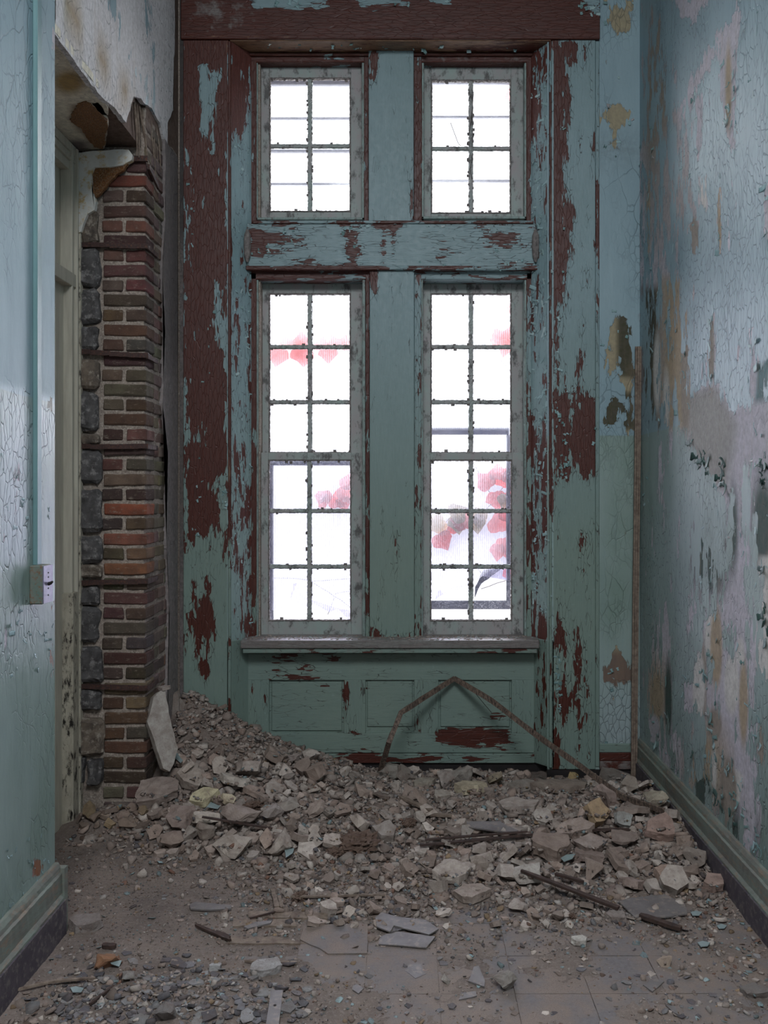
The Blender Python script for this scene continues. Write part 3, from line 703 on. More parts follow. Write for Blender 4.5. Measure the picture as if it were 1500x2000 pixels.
# ================================================================ WINDOW WALL TRIM
tn = [0]
def trim(c, label, mat='wood_v', spec=(), base=(.2, 0, 0), res=.02, bev=.003):
    tn[0] += 1
    o = board('trim_%d' % tn[0], c, M[mat], None, spec, base, res, bev); return tag(o, label, kind='structure')
def pbox(px0, px1, py0, py1, y0, y1, Y=None):
    Y = Y if Y is not None else y0
    return box8(XX(px0, Y), XX(px1, Y), y0, y1, ZZ(py1, Y), ZZ(py0, Y))
BR = (1.05, 0, 0)
hspec = [([(355, -30), (560, -30), (540, 20), (500, 60), (440, 68), (355, 66)], (1.2, .2, .62), 25), ([(470, -20), (640, -20), (640, 8), (585, 14), (500, 16)], (-.1, 0, 0), 4), ([(690, -20), (770, -20), (820, 8), (790, 18), (700, 20)], (.25, 0, 0), 5), ([(820, -20), (890, -20), (880, 10), (840, 8)], (.0, 0, 0), 4), ([(1128, -10), (1172, -20), (1172, 30), (1140, 22)], (.2, 0, 0), 4), ([(355, 66), (560, 62), (1172, 70), (1172, 82), (355, 82)], (None, .42, .1), 3)]
trim(box8(XX(354, YC), XX(1171, YC), YC - .012, YC + .026, ZZ(78, YC), 4.70), 'red brown window head board with grey dust and last scraps of teal paint', 'wood_h', hspec, (1.05, 0, 0))
lspec = [([(350, 70), (455, 70), (455, 560), (432, 590), (444, 700), (447, 930), (425, 955), (416, 1050), (400, 1085), (385, 1060), (368, 1060), (355, 1010)], (.93, 0, 0), 8),
         ([(392, 130), (404, 128), (412, 180), (400, 290), (390, 250)], (-.1, 0, 0), 3), ([(412, 135), (424, 140), (420, 300), (410, 300)], (.05, 0, 0), 3),
         ([(358, 300), (384, 340), (386, 420), (370, 480), (358, 500)], (.48, 0, 0), 5), ([(410, 560), (447, 540), (449, 700), (420, 700)], (.42, 0, 0), 8), ([(370, 640), (392, 640), (392, 760), (376, 760)], (.42, 0, 0), 5), ([(375, 820), (402, 800), (400, 900), (378, 900)], (.45, 0, 0), 5),
         ([(425, 950), (452, 930), (452, 1100), (405, 1100)], (.36, 0, 0), 6), ([(356, 1060), (450, 1090), (450, 1240), (356, 1240)], (.34, 0, 0), 15),
         (('e', 380, 1210, 14, 34), (.72, 0, 0), 6), (('e', 400, 1225, 12, 40), (.7, 0, 0), 6), (('e', 397, 1312, 8, 16), (.95, 0, 0), 3), (('e', 383, 1402, 9, 16), (.95, 0, 0), 3), (('e', 371, 1365, 4, 10), (.95, 0, 0), 2),
         ([(438, 80), (452, 80), (452, 940), (444, 940)], (None, .44, 0), 4), ([(350, 80), (452, 80), (452, 105), (350, 100)], (None, .45, .1), 5)]
trim(pbox(358, 446, 78, 1560, YC, YC + .026), 'left window casing, red brown above and teal below', 'wood_v', lspec, (0.12, 0, 0))
rspec = [([(1070, 78), (1116, 84), (1106, 200), (1100, 330), (1112, 400), (1106, 520), (1093, 600), (1087, 690), (1100, 758), (1140, 768), (1168, 790), (1168, 905), (1150, 935), (1130, 925), (1116, 880), (1104, 935), (1085, 935), (1076, 780), (1070, 600)], (.95, 0, 0), 5),
         ([(1110, 780), (1128, 800), (1118, 860), (1102, 820)], (.35, 0, 0), 5), ([(1088, 700), (1100, 720), (1092, 860), (1082, 820)], (.5, 0, 0), 4), ([(1118, 85), (1128, 110), (1122, 150), (1114, 120)], (.7, 0, 0), 3), (('e', 1163, 280, 6, 30), (.9, 0, 0), 3), (('e', 1137, 725, 4, 50), (.8, 0, 0), 3),
         (('e', 1137, 1060, 6, 12), (.8, 0, 0), 3), (('e', 1137, 1110, 5, 10), (.8, 0, 0), 3), (('e', 1090, 1350, 14, 70), (.55, 0, 0), 10), (('e', 1125, 1380, 12, 30), (.7, 0, 0), 6), (('e', 1092, 1250, 12, 20), (.8, 0, 0), 4), (('e', 1128, 1255, 7, 20), (.7, 0, 0), 4), ([(1076, 1460), (1166, 1460), (1166, 1500), (1076, 1500)], (.38, 0, .25), 8)]
trim(pbox(1078, 1163, 78, 1503, YC, YC + .026), 'right window casing, teal with a torn red brown strip beside the windows', 'wood_v', rspec, (0.14, 0, 0))
trim(pbox(1163, 1171, 80, 1498, YC + .006, YC + .03), 'thin outer edge strip of the right window casing', 'wood_v', [(('e', 1167, 400, 10, 60), (.9, 0, 0), 6)], (0.26, 0, 0))
trim(pbox(445, 451, 80, 1475, YC - .006, YC + .03), 'worn wooden corner bead between left casing and reveal', 'wood_v', [([(430, 60), (460, 60), (460, 960), (430, 960)], (1.1, .6, 0), 20)], (.4, 0, 0))
trim(pbox(1073, 1078, 80, 1500, YC - .006, YC + .03), 'pale corner bead between right casing and reveal', 'wood_v', [([(1060, 60), (1090, 60), (1090, 950), (1060, 950)], (1.1, .62, 0), 20)], (0.2, 0, 0))
# splayed reveals (solid, 20 mm)
zt, zb = 3.89, .05
xa, xb = XX(451, YC), XX(490, YW); ZB = ZZ(1258, YW)
c = [(xa - .02, YC + .01, z) if i == 0 else None for z in (0,) for i in (0,)]
def reveal(x_f, x_b, y_f, y_b, z0, z1, out):
    return [(x_f + out, y_f, z0), (x_f, y_f, z0), (x_b + out, y_b, z0), (x_b, y_b, z0), (x_f + out, y_f, z1), (x_f, y_f, z1), (x_b + out, y_b, z1), (x_b, y_b, z1)]
revl = [([(448, 75), (495, 90), (492, 170), (480, 240), (462, 255), (450, 260)], (1.05, .2, 0), 4), ([(462, 120), (490, 150), (488, 190), (466, 150)], (.4, 0, 0), 4), (('e', 462, 240, 10, 30), (.9, 0, 0), 4), (('e', 460, 640, 8, 30), (.75, 0, 0), 5), (('e', 462, 925, 10, 18), (1, 0, 0), 4), (('e', 470, 1010, 24, 60), (.5, 0, 0), 10),
        ([(480, 530), (495, 530), (495, 1250), (484, 1250)], (.62, 0, 0), 5), (('e', 470, 800, 26, 160), (.40, 0, 0), 20), (('e', 470, 1230, 26, 30), (.5, 0, 0), 8)]
trim(reveal(XX(450, YC), XX(492, YW), YC, YW, .72, zt, -.02), 'left splayed window reveal in light teal paint, brown at the top', 'reveal', revl, (0.2, 0, 0), .015)
revr = [([(1040, 85), (1078, 75), (1076, 140), (1062, 190), (1040, 300), (1032, 200)], (.95, .1, 0), 6), ([(1026, 130), (1040, 130), (1040, 700), (1028, 700)], (.8, 0, 0), 4), (('e', 1056, 600, 24, 500), (.44, 0, 0), 20), ([(1030, 820), (1040, 820), (1040, 1240), (1030, 1240)], (.95, 0, 0), 4), (('e', 1055, 1240, 14, 24), (.8, 0, 0), 6), (('e', 1066, 960, 5, 60), (.8, 0, 0), 4), ([(1045, 480), (1075, 480), (1075, 560), (1050, 560)], (.2, 0, 0), 8)]
o = trim(reveal(XX(1075, YC), XX(1036, YW), YC, YW, .72, zt, .02), 'right splayed window reveal, teal paint curling off in strips', 'reveal', revr, (0.24, 0, 0), .015)
# soffit of the opening
sc8 = [(XX(448, YC), YC, zt), (XX(1077, YC), YC, zt), (XX(488, YW), YW, zt), (XX(1040, YW), YW, zt)]
sc8 = sc8 + [(a, b, cc + .02) for a, b, cc in sc8]
trim(sc8, 'stained bare wood soffit over the upper windows', 'wood_h', [([(448, 78), (1077, 78), (1077, 92), (448, 92)], (1.2, .75, 0), 5), (('e', 1000, 95, 60, 8), (1.1, .3, 0), 4)], (1.1, .50, 0), .02)
# frame head, jamb strips, mullions, transom
tn0 = tn[0]
DB = (1.0, 0, .1)
trim(box8(XX(488, YW), XX(1040, YW), YW - .004, 5.12, ZZ(122, YW), zt), 'dark moulded head of the upper window frames', 'wood_h', [(('e', 800, 108, 400, 6), (.9, 0, .5), 4)], (.75, 0, .3), .02)
trim(box8(XX(488, YW), XX(1040, YW), YW - .022, YW, ZZ(112, YW), ZZ(107, YW)), 'thin dark bead under the window soffit', 'wood_h', (), (.8, 0, .3), .02)
for a, b, n_ in ((488, 501, 'left'), (1028, 1040, 'right')):
    trim(box8(XX(a, YW), XX(b, YW), YW - .004, 5.12, ZZ(436, YW), ZZ(120, YW)), 'brown chipped jamb strip at the %s of the upper windows' % n_, 'wood_v', (), (.78, 0, .2), .015)
    trim(box8(XX(a, YW), XX(b, YW), YW - .004, 5.12, ZZ(1256, YW), ZZ(533, YW)), 'chipped jamb strip at the %s of the tall windows' % n_, 'wood_v', [(('e', 495, 650, 14, 160), (.95, 0, .2), 20)], (.5, 0, .1), .015)
msp = [(('e', 726, 130, 8, 25), (1, 0, 0), 3), (('e', 805, 400, 6, 60), (.8, 0, 0), 3)]
trim(pbox(720, 808, 98, 440, YW - .03, 5.13, YW - .03), 'flat teal mullion between the upper windows', 'wood_v', msp, (0.02, 0, 0), .015)
for a, b in ((711, 720), (808, 824)):
    trim(box8(XX(a, YW), XX(b, YW), YW - .006, 5.12, ZZ(436, YW), ZZ(105, YW)), 'ragged brown bead at the %s edge of the upper mullion' % ('left' if a < 750 else 'right'), 'wood_v', (), (.7, 0, .15), .012)
tsp = [([(484, 450), (520, 438), (585, 448), (590, 470), (560, 485), (530, 480), (510, 505), (488, 500)], (.85, 0, 0), 5), (('e', 553, 455, 34, 8), (.4, 0, 0), 3), ([(668, 440), (700, 445), (695, 500), (682, 512), (676, 480)], (.8, 0, 0), 4), (('e', 750, 480, 3, 32), (.9, 0, 0), 2), (('e', 768, 480, 2.5, 32), (.8, 0, 0), 2), ([(955, 450), (1010, 440), (1022, 500), (990, 510), (962, 480)], (.58, 0, 0), 8), ([(710, 434), (790, 434), (775, 448), (735, 448)], (.9, 0, 0), 3), (('e', 620, 520, 40, 8), (.7, 0, 0), 3)]
trim(pbox(482, 1046, 436, 522, YW - .045, 5.13, YW - .045), 'broad teal transom beam between upper and tall windows', 'wood_h', tsp, (0.17, 0, 0), .012)
trim(pbox(494, 1042, 431, 437, YW - .055, YW, YW - .05), 'narrow ledge along the top of the transom beam', 'wood_h', (), (.45, 0, .25), .015)
trim(pbox(480, 1050, 519, 527, YW - .052, YW, YW - .05), 'peeling moulding under the transom beam', 'wood_h', [(('e', 600, 522, 80, 8), (.7, 0, 0), 10)], (.5, 0, 0), .015)
trim(box8(XX(488, YW), XX(1040, YW), YW - .004, 5.12, ZZ(546, YW), ZZ(520, YW)), 'head strip over the tall windows', 'wood_h', [(('e', 540, 537, 60, 10), (.9, 0, .2), 8)], (.4, 0, 0), .015)
for x, m_ in ((483, 1), (1046, 2)):
    rr_ = [P(x, py, YW - .06) for py in (448, 460, 480, 500, 512)]
    vv, ff = tube(rr_, [.006, .018, .02, .017, .006], 8); o = place('beam_end', vv, ff, M['putty']); tag(o, 'knobbly end cap at the %s end of the teal transom beam' % ('left' if m_ == 1 else 'right'), 'bracket')
trim(pbox(722, 809, 524, 1254, YW - .03, 5.13, YW - .03), 'tall teal mullion between the two tall windows', 'wood_v', [(('e', 731, 548, 10, 22), (.95, 0, 0), 4), (('e', 735, 626, 2, 16), (.9, 0, 0), 2), ([(722, 1215), (750, 1235), (800, 1235), (808, 1250), (722, 1254)], (.75, 0, 0), 6)], (0.04, 0, 0), .015)
for a, b, n_ in ((714, 722, 'left'), (809, 823, 'right')):
    trim(box8(XX(a, YW), XX(b, YW), YW - .006, 5.12, ZZ(1254, YW), ZZ(535, YW)), 'chipped bead at the %s edge of the tall mullion' % n_, 'wood_v', [(('e', 718, 700, 8, 170), (.8, 0, .1), 10)], (.42, 0, 0), .012)
# sill
trim(box8(XX(470, YC), XX(1053, YC), YC - .012, 5.10, ZZ(1266, YC), ZZ(1251, YC - .012)), 'dusty grey wooden window sill under the tall windows', 'wood_h', (), (.5, .2, .85), .012, .004)
trim(box8(XX(474, YC), XX(1049, YC), YC + .0, 5.0, ZZ(1276, YC), ZZ(1266, YC)), 'moulding under the window sill', 'wood_h', (), (.3, 0, .35), .012)
# splayed sides of the apron and the panelled apron
YA = 4.965
trim(reveal(XX(450, YC), XX(487, YA), YC, YA, .05, ZZ(1252, YC), -.02), 'left splayed side below the window sill', 'wood_v', [(('e', 460, 1230, 20, 20), (.5, 0, 0), 8)], (0.12, 0, 0))
trim(reveal(XX(1075, YC), XX(1041, YA), YC, YA, .055, ZZ(1252, YC), .02), 'right splayed side below the window sill', 'wood_v', [(('e', 1060, 1340, 12, 90), (.5, 0, 0), 8)], (0.2, 0, 0))
apron = empty('trim_%d' % (tn[0] + 1), (0, YA, .05), 'teal panelled apron below the window sill with three recessed panels', kind='structure'); tn[0] += 1
asp = [([(848, 1428), (905, 1425), (990, 1430), (1002, 1455), (930, 1458), (850, 1452)], (.85, 0, 0), 4), (('e', 580, 1282, 20, 5), (.85, 0, 0), 3), (('e', 650, 1282, 12, 5), (.85, 0, 0), 3), (('e', 570, 1319, 26, 5), (.85, 0, 0), 3), (('e', 606, 1304, 8, 5), (.8, 0, 0), 3), ([(590, 1472), (700, 1466), (850, 1478), (800, 1492), (590, 1492)], (.75, 0, 0), 4), (('e', 675, 1365, 3, 16), (.9, 0, 0), 2), (('e', 690, 1436, 12, 5), (.8, 0, 0), 3)]
ab = board('backing_board', pbox(480, 1044, 1276, 1490, YA + .012, YA + .03, YA), M['wood_h'], apron, asp, (.2, 0, 0))
for a, b, c_, d in ((484, 1043, 1276, 1328), (484, 1043, 1432, 1470)):
    board('rail', pbox(a, b, c_, d, YA - .006, YA + .013, YA), M['wood_h'], apron, asp, (0.12, 0, 0), .012)
for a, b, c_, d in ((484, 526, 1328, 1432), (672, 714, 1328, 1432), (809, 856, 1328, 1432), (999, 1043, 1328, 1432)):
    board('stile', pbox(a, b, c_, d, YA - .006, YA + .013, YA), M['wood_v'], apron, asp, (.2, 0, 0), .012)
for a, b, c_, d in ((530, 668, 1332, 1428), (717, 806, 1331, 1420), (860, 996, 1331, 1420)):
    board('panel', pbox(a, b, c_, d, YA + .0035, YA + .014, YA), M['wood_h'], apron, asp, (0.14, 0, 0), .012, .004)
board('base_rail', pbox(484, 1043, 1471, 1489, YA - .014, YA + .013, YA), M['wood_h'], apron, asp, (.36, 0, .1), .012)
sbox('baseboard_back', 'black base below the window panelling', [(-1.2, 1.2, YA + .005, 5.0, -.01, .06), (.74, XR, YC, YC + .02, -.01, .045), (-1.2, -.93, YC + .01, YC + .02, -.01, .05)], M['blackbase'])
# moulded base in the right corner
for py0, py1, yy, bb in ((1453, 1470, .012, (.3, 0, .3)), (1470, 1486, .018, (.8, 0, .1)), (1486, 1502, .024, (.8, 0, .5))):
    trim(box8(XX(1171, YC), XR - .01, YC + .012 - yy, YC + .02, ZZ(py1, YC), ZZ(py0, YC)), 'base moulding of the right corner, %s strip' % {1453: 'top', 1470: 'brown middle', 1486: 'lowest'}[py0], 'wood_h', (), bb, .02)
# side baseboards: moulded profile swept along the wall
def baseboard(name, label, xw, sgn, y0, y1, h, dark):
    o = empty(name, (xw, y0, 0), label, kind='structure')
    prof = [(.0, h), (.012, h), (.018, h - .015), (.02, h - .03), (.026, h - .036), (.026, dark + .022), (.034, dark + .008), (.034, dark)]
    rs_ = np.random.RandomState(7)
    n = int((y1 - y0) / .02); V_, F_ = [], []
    for i in range(n + 1):
        y = y0 + (y1 - y0) * i / n
        for (d, z) in prof: V_.append((xw + sgn * (d + rs_.uniform(-.0006, .0012)), y, z + rs_.uniform(-.001, .001)))
    k = len(prof)
    for i in range(n):
        for j in range(k - 1): F_.append((i * k + j, i * k + j + 1, (i + 1) * k + j + 1, (i + 1) * k + j))
    F_.append(tuple(range(k))); F_.append(tuple(n * k + j for j in range(k))[::-1])
    v = np.array(V_)
    a = wear_arr(v * 0 + 9, [], (.42, .25, .42))
    place('moulding', V_, F_, M['wood_h'] if False else M['basep'], o, attr={'wear': a})
    v, f = hexa(box8(min(xw, xw + sgn * .04), max(xw, xw + sgn * .04), y0, y1, -.01, dark), .08)
    place('plinth', v, f, M['purplebase'], o)
M['basep'] = simple('worn_base_paint', (116, 128, 118), (104, 98, 92), (22, 6, 22), .75, .9, .004, (128, 112, 96))
baseboard('baseboard_right', 'moulded baseboard of the right wall, worn green over a dark plinth', XR, -1, -2.6, 4.845, .215, .10)
baseboard('baseboard_left', 'battered baseboard of the near left wall with dark purple plinth', XL, 1, -2.6, YN, .245, .12)
# bullnose return on the left baseboard end
v, f = hexa(box8(XD, XL + .034, YN - .002, YN + .028, -.01, .225), .02); tag(place('baseboard_return', v, f, M['basep']), 'end return of the left baseboard at the door opening', kind='structure')

# ================================================================ WINDOWS
def ragged(cs, res, amp, seed):
    v, f = join_hexas(cs, res); v = v + np.random.RandomState(seed).uniform(-amp, amp, v.shape); return v, f
def sash(parent, px0, px1, py0, py1, gx0, gx1, gy0, gy1, Y, vx, hys, seed, dusty):
    """one glazed frame: stiles, rails, muntins and panes"""
    th = .035
    bx = lambda a, b, c_, d, y0=Y, y1=Y + th: box8(XX(a, Y), XX(b, Y), y0, y1, ZZ(d, Y), ZZ(c_, Y))
    for (a, b, c_, d, nm) in ((px0, gx0, py0, py1, 'stile'), (gx1, px1, py0, py1, 'stile'), (gx0, gx1, py0, gy0, 'rail'), (gx0, gx1, gy1, py1, 'rail')):
        v, f = hexa(bx(a, b, c_, d), .02)
        o = place(nm, v, f, M['sash'], parent); bvm = o.modifiers.new('edge', 'BEVEL'); bvm.width = .002; bvm.limit_method = 'ANGLE'
    # crumbling putty bead round the glass
    e = 2.2
    v, f = ragged([bx(gx0, gx0 + e, gy0, gy1, Y - .003, Y + .02), bx(gx1 - e, gx1, gy0, gy1, Y - .003, Y + .02), bx(gx0, gx1, gy0, gy0 + e, Y - .003, Y + .02), bx(gx0, gx1, gy1 - e, gy1, Y - .003, Y + .02)], .008, .0022, seed)
    place('putty_bead', v, f, M['putty'], parent)
    for yy in hys:
        v, f = ragged([bx(gx0, gx1, yy - 2.6, yy + 2.6, Y + .002, Y + .028), bx(gx0, gx1, yy - 4.2, yy + 4.2, Y + .012, Y + .022)], .009, .0016, seed + 1); place('muntin', v, f, M['sash'], parent)
    v, f = ragged([bx(vx - 3, vx + 3, gy0, gy1, Y + .001, Y + .028), bx(vx - 4.6, vx + 4.6, gy0, gy1, Y + .012, Y + .022)], .009, .0018, seed + 2); place('muntin', v, f, M['sash'], parent)
    ysb = [gy0] + list(hys) + [gy1]
    for i in range(len(ysb) - 1):
        for (a, b) in ((gx0, vx), (vx, gx1)):
            v, f = hexa(bx(a, b, ysb[i], ysb[i + 1], Y + .016, Y + .019)); place('pane', v, f, M['pane_d' if dusty else 'pane'], parent)
    # flakes of old putty and paint hanging at the bars
    rr = random.Random(seed); cs = []
    for k in range(46):
        if rr.random() < .5: x, y = vx + rr.choice((-4, 4)), rr.uniform(gy0, gy1)
        else: x, y = rr.uniform(gx0, gx1), rr.choice(ysb) + rr.choice((-4, 4))
        if not (gx0 < x < gx1 and gy0 < y < gy1): continue
        s = rr.uniform(1.2, 4); s2 = rr.uniform(1, 3)
        cs.append(bx(x - s, x + s2, y - s2, y + s, Y + .004, Y + .006))
    v, f = ragged(cs, None, .0016, seed + 5); tag(place('flaked_putty', v, f, M['putty'], parent), None, kind='stuff')
def stops(w_, px0, px1, py0, py1, light):
    Y = 5.03; bx = lambda a, b, c_, d, y0, y1: box8(XX(a, Y), XX(b, Y), y0, y1, ZZ(d, Y), ZZ(c_, Y))
    for (a, b, c_, d, nm) in ((px0, px0 + 6, py0, py1, 'stop_bead'), (px1 - 6, px1, py0, py1, 'stop_bead'), (px0, px1, py0, py0 + 7, 'stop_bead'), (px0, px1, py1 - 5, py1, 'stop_bead')):
        v, f = hexa(bx(a, b, c_, d, YW + .004, 5.07), .02); o = place(nm, v, f, M['sashlight'], w_); bvm = o.modifiers.new('edge', 'BEVEL'); bvm.width = .003; bvm.limit_method = 'ANGLE'
M['sashlight'] = simple('pale_stop_paint', (136, 158, 152), (108, 116, 112), (30, 30, 12), .55, .5, .002, (90, 82, 78))
w1 = empty('window_1', (XX(605, 5.06), 5.06, ZZ(432, 5.06)), 'upper left four light window with lilac grey sash', kind='structure')
stops(w1, 499, 713, 116, 432, 0)
sash(w1, 503, 709, 124, 429, 526, 685, 152, 414, 5.06, 605, (284,), 1, False)
w2 = empty('window_2', (XX(920, 5.06), 5.06, ZZ(432, 5.06)), 'upper right four light window with pale inner frame', kind='structure')
stops(w2, 822, 1029, 116, 430, 1)
sash(w2, 827, 1025, 128, 427, 842, 998, 156, 417, 5.06, 920, (289,), 11, False)
for nm, lab, cx, o0, o1, s0, s1, g0, g1, vx, sd_ in (('window_3', 'tall left double hung window with red leaves behind its upper sash', 605, 500, 714, 505, 709, 524, 686, 605, 21), ('window_4', 'tall right double hung window with pink leaves behind its lower sash', 920, 820, 1029, 825, 1024, 840, 1000, 920, 41)):
    ww = empty(nm, (XX(cx, 5.06), 5.06, ZZ(1245, 5.06)), lab, kind='structure')
    stops(ww, o0, o1, 541, 1250, 1)
    up = empty('upper_sash', (0, 0, 0)); up.parent = ww
    sash(up, s0, s1, 548, 890, g0 + 1, g1 - 1, 573, 885, 5.105, vx, (677, 785), sd_, False)
    lo = empty('lower_sash', (0, 0, 0)); lo.parent = ww
    sash(lo, s0, s1, 884, 1242, g0, g1, 898, 1213, 5.06, vx - (1 if cx < 700 else 0), (998, 1107), sd_ + 7, True)

# ---- plastic sheets, bars and ivy outside
YS = 5.31
def sheet(name, px0, px1, py0, py1, mat, label):
    v, f = hexa(box8(XX(px0, YS), XX(px1, YS), YS, YS + .006, ZZ(py1, YS), ZZ(py0, YS)))
    return tag(place(name, v, f, mat), label, 'plastic sheet', 'ribbed plastic sheets fixed outside the windows')
sheet('plastic_sheet', 492, 722, 96, 440, M['sheet_h'], 'ribbed clear plastic sheet outside the upper left window')
sheet('plastic_sheet', 812, 1030, 96, 440, M['sheet_h'], 'ribbed clear plastic sheet outside the upper right window')
def torn(px0, px1, py0, bottom, label, seed):
    pts = [P(px0, py0, YS)] + [P(px1, py0, YS)] + [P(x, y, YS) for x, y in bottom]
    o = plate('plastic_sheet', pts, (0, -1, 0), .004, M['sheet_v'], None, .002, .05, seed, None)
    return tag(o, label, 'plastic sheet', 'ribbed plastic sheets fixed outside the windows')
torn(492, 722, 540, ((722, 1255), (700, 1195), (660, 1188), (630, 1200), (606, 1185), (590, 1165), (580, 1138), (574, 1140), (566, 1175), (548, 1190), (492, 1196)), 'torn ribbed plastic sheet outside the tall left window', 2)
torn(812, 1030, 540, ((1030, 1140), (1000, 1110), (960, 1112), (925, 1138), (880, 1150), (866, 1160), (858, 1150), (850, 1172), (812, 1175)), 'torn ribbed plastic sheet outside the tall right window', 3)
YB = 5.322
def bars(label, rects):
    e_ = empty('storm_frame', (XX((rects[0][0] + rects[0][1]) / 2, YB), YB, ZZ(rects[-1][3], YB)), label, 'frame', 'blue grey storm frames outside')
    for a, b, c_, d in rects:
        v, f = hexa(box8(XX(a, YB), XX(b, YB), YB, YB + .025, ZZ(d, YB), ZZ(c_, YB))); o = place('bar', v, f, M['bar'], e_)
        m_ = o.modifiers.new('edge', 'BEVEL'); m_.width = .004; m_.limit_method = 'ANGLE'
bars('blue grey bars outside the upper left window', ((495, 720, 153, 166), (495, 720, 228, 232.5), (495, 720, 291, 297), (495, 720, 356, 361), (495, 501, 150, 440)))
bars('blue grey bars outside the upper right window', ((815, 1030, 157, 163), (815, 1030, 225, 229.5), (815, 1030, 350, 355), (1022, 1028, 150, 440)))
bars('blue grey frame edge outside the tall left window', ((524, 534, 905, 1230), (524, 700, 897, 909), (524, 700, 1232, 1250)))
bars('blue grey frame rectangle outside the tall right window', ((830, 995, 835, 849), (989, 997, 849, 1175), (830, 997, 1173, 1190), (824, 833, 835, 1190)))
# ivy
def leaf_mesh(seed):
    r = random.Random(seed)
    out = [(0, .04), (.16, .0), (.36, .04), (.48, .20), (.54, .46), (.40, .58), (.24, .74), (.0, 1.0), (-.24, .74), (-.40, .58), (-.54, .46), (-.48, .20), (-.36, .04), (-.16, .0)]
    V_ = [(0, -.03, .42)] + [(x * (1 + r.uniform(-.12, .12)), .10 * abs(x) + r.uniform(-.02, .02), y * (1 + r.uniform(-.06, .06))) for x, y in out]
    n = len(out); top = len(V_)
    V2 = V_ + [(a, b + .012, c_) for a, b, c_ in V_]
    F_ = [(0, 1 + i, 1 + (i + 1) % n) for i in range(n)] + [(top, top + 1 + (i + 1) % n, top + 1 + i) for i in range(n)] + [(1 + i, top + 1 + i, top + 1 + (i + 1) % n, 1 + (i + 1) % n) for i in range(n)]
    m = new_mesh('leaf', V2, F_); m.materials.append(M['leaf']); return m
leafm = [leaf_mesh(i) for i in range(4)]
def ivy(label, stems, leaves, seed):
    r = random.Random(seed); side = {1: 478, 2: 765, 3: 1046, 4: 1046}[seed]
    x0, y0 = stems[0][0]
    base = Vector(P(x0, y0, 5.45)); e_ = empty('ivy_vine', base, label, 'ivy', 'red ivy outside the windows')
    for st in stems:
        pts = []
        for (a, b), (c_, d) in zip(st[:-1], st[1:]):
            for k in range(4): pts.append(P(a + (c_ - a) * k / 4 + r.uniform(-1, 1), b + (d - b) * k / 4 + r.uniform(-1, 1), 5.45))
        pts.append(P(*st[-1], 5.45))
        vv, ff = tube(pts, .0018, 5); place('stem', vv, ff, M['darkwood'], e_)
    vv, ff = tube([Vector(P(x0, y0, 5.45)), Vector(P(x0 * .5 + side * .5, y0, 5.40)), Vector(P(side, y0 - 8, 5.283))], .0022, 5); place('stem', vv, ff, M['darkwood'], e_)
    for (px, py, s, ang, c_) in leaves:
        o = bpy.data.objects.new('leaf', r.choice(leafm)); COL.objects.link(o); o.parent = e_
        sz = s / F * 5.4 * 1.18
        o.location = Vector(P(px, py, 5.40 + r.uniform(0, .03))) - base
        o.rotation_euler = (r.uniform(-.4, .4), math.radians(ang), r.uniform(-.6, .6)); o.scale = (sz, sz, sz)
        o.color = lin({'r': (240, 138, 132), 'p': (234, 172, 166), 'g': (196, 186, 146), 'd': (224, 132, 126)}[c_])
ivy('red ivy strand crossing behind the upper sash of the tall left window', [[(515, 682), (560, 678), (610, 676), (660, 676), (700, 662)]],
    [(530, 676, 30, 176, 'r'), (545, 678, 34, 190, 'r'), (562, 684, 26, -10, 'p'), (580, 682, 26, 170, 'r'), (590, 684, 32, 8, 'r'), (590, 678, 38, 182, 'r'), (625, 684, 26, 5, 'p'), (640, 676, 30, 178, 'r'), (655, 683, 26, -12, 'p'), (668, 684, 28, 14, 'r')], 1)
ivy('pink ivy leaves at the right of the tall left window, lower sash', [[(690, 930), (680, 950), (660, 975), (640, 965)], [(530, 1128), (600, 1132), (640, 1155), (690, 1190)], [(610, 1135), (700, 1128)], [(690, 1152), (655, 1160), (640, 1200)]],
    [(682, 958, 34, 10, 'p'), (640, 985, 34, -50, 'd'), (660, 992, 32, -5, 'd'), (676, 982, 38, 20, 'p'), (665, 972, 26, 160, 'd'), (634, 962, 24, 200, 'p')], 2)
ivy('red ivy sprig at the upper right of the tall right window', [[(1005, 640), (985, 664), (970, 660)], [(975, 700), (1000, 730)]],
    [(980, 672, 30, -20, 'r'), (992, 674, 32, 10, 'r'), (975, 650, 22, 160, 'd'), (992, 664, 30, 190, 'r'), (1003, 590, 28, 180, 'p')], 3)
ivy('dense pink and green ivy behind the lower sash of the tall right window', [[(1000, 930), (975, 960), (985, 1000), (1000, 1040), (990, 1090)], [(925, 905), (955, 960), (1000, 1010)], [(1010, 980), (960, 985), (920, 1020), (924, 1100), (945, 1125)], [(850, 1040), (880, 1010), (920, 1000)], [(1000, 1130), (940, 1150)]],
    [(960, 952, 34, -40, 'd'), (972, 938, 30, 0, 'd'), (978, 950, 36, 20, 'r'), (965, 960, 34, 170, 'd'), (988, 958, 36, 100, 'r'), (986, 944, 30, 40, 'p'), (975, 985, 28, 60, 'g'), (940, 994, 28, 200, 'g'),
     (880, 1010, 34, 60, 'g'), (892, 1005, 34, 175, 'g'), (876, 1022, 30, 110, 'd'), (900, 1018, 30, 80, 'p'), (848, 1040, 36, 20, 'g'), (856, 1042, 34, 150, 'd'), (930, 1010, 30, 170, 'g'), (940, 1005, 26, 190, 'g'), (975, 1040, 36, -10, 'p'), (982, 1050, 40, 170, 'p'), (986, 1020, 32, 20, 'r'), (975, 1062, 30, 190, 'p'), (992, 1110, 22, 170, 'r'), (1000, 170, 30, 170, 'r')], 4)
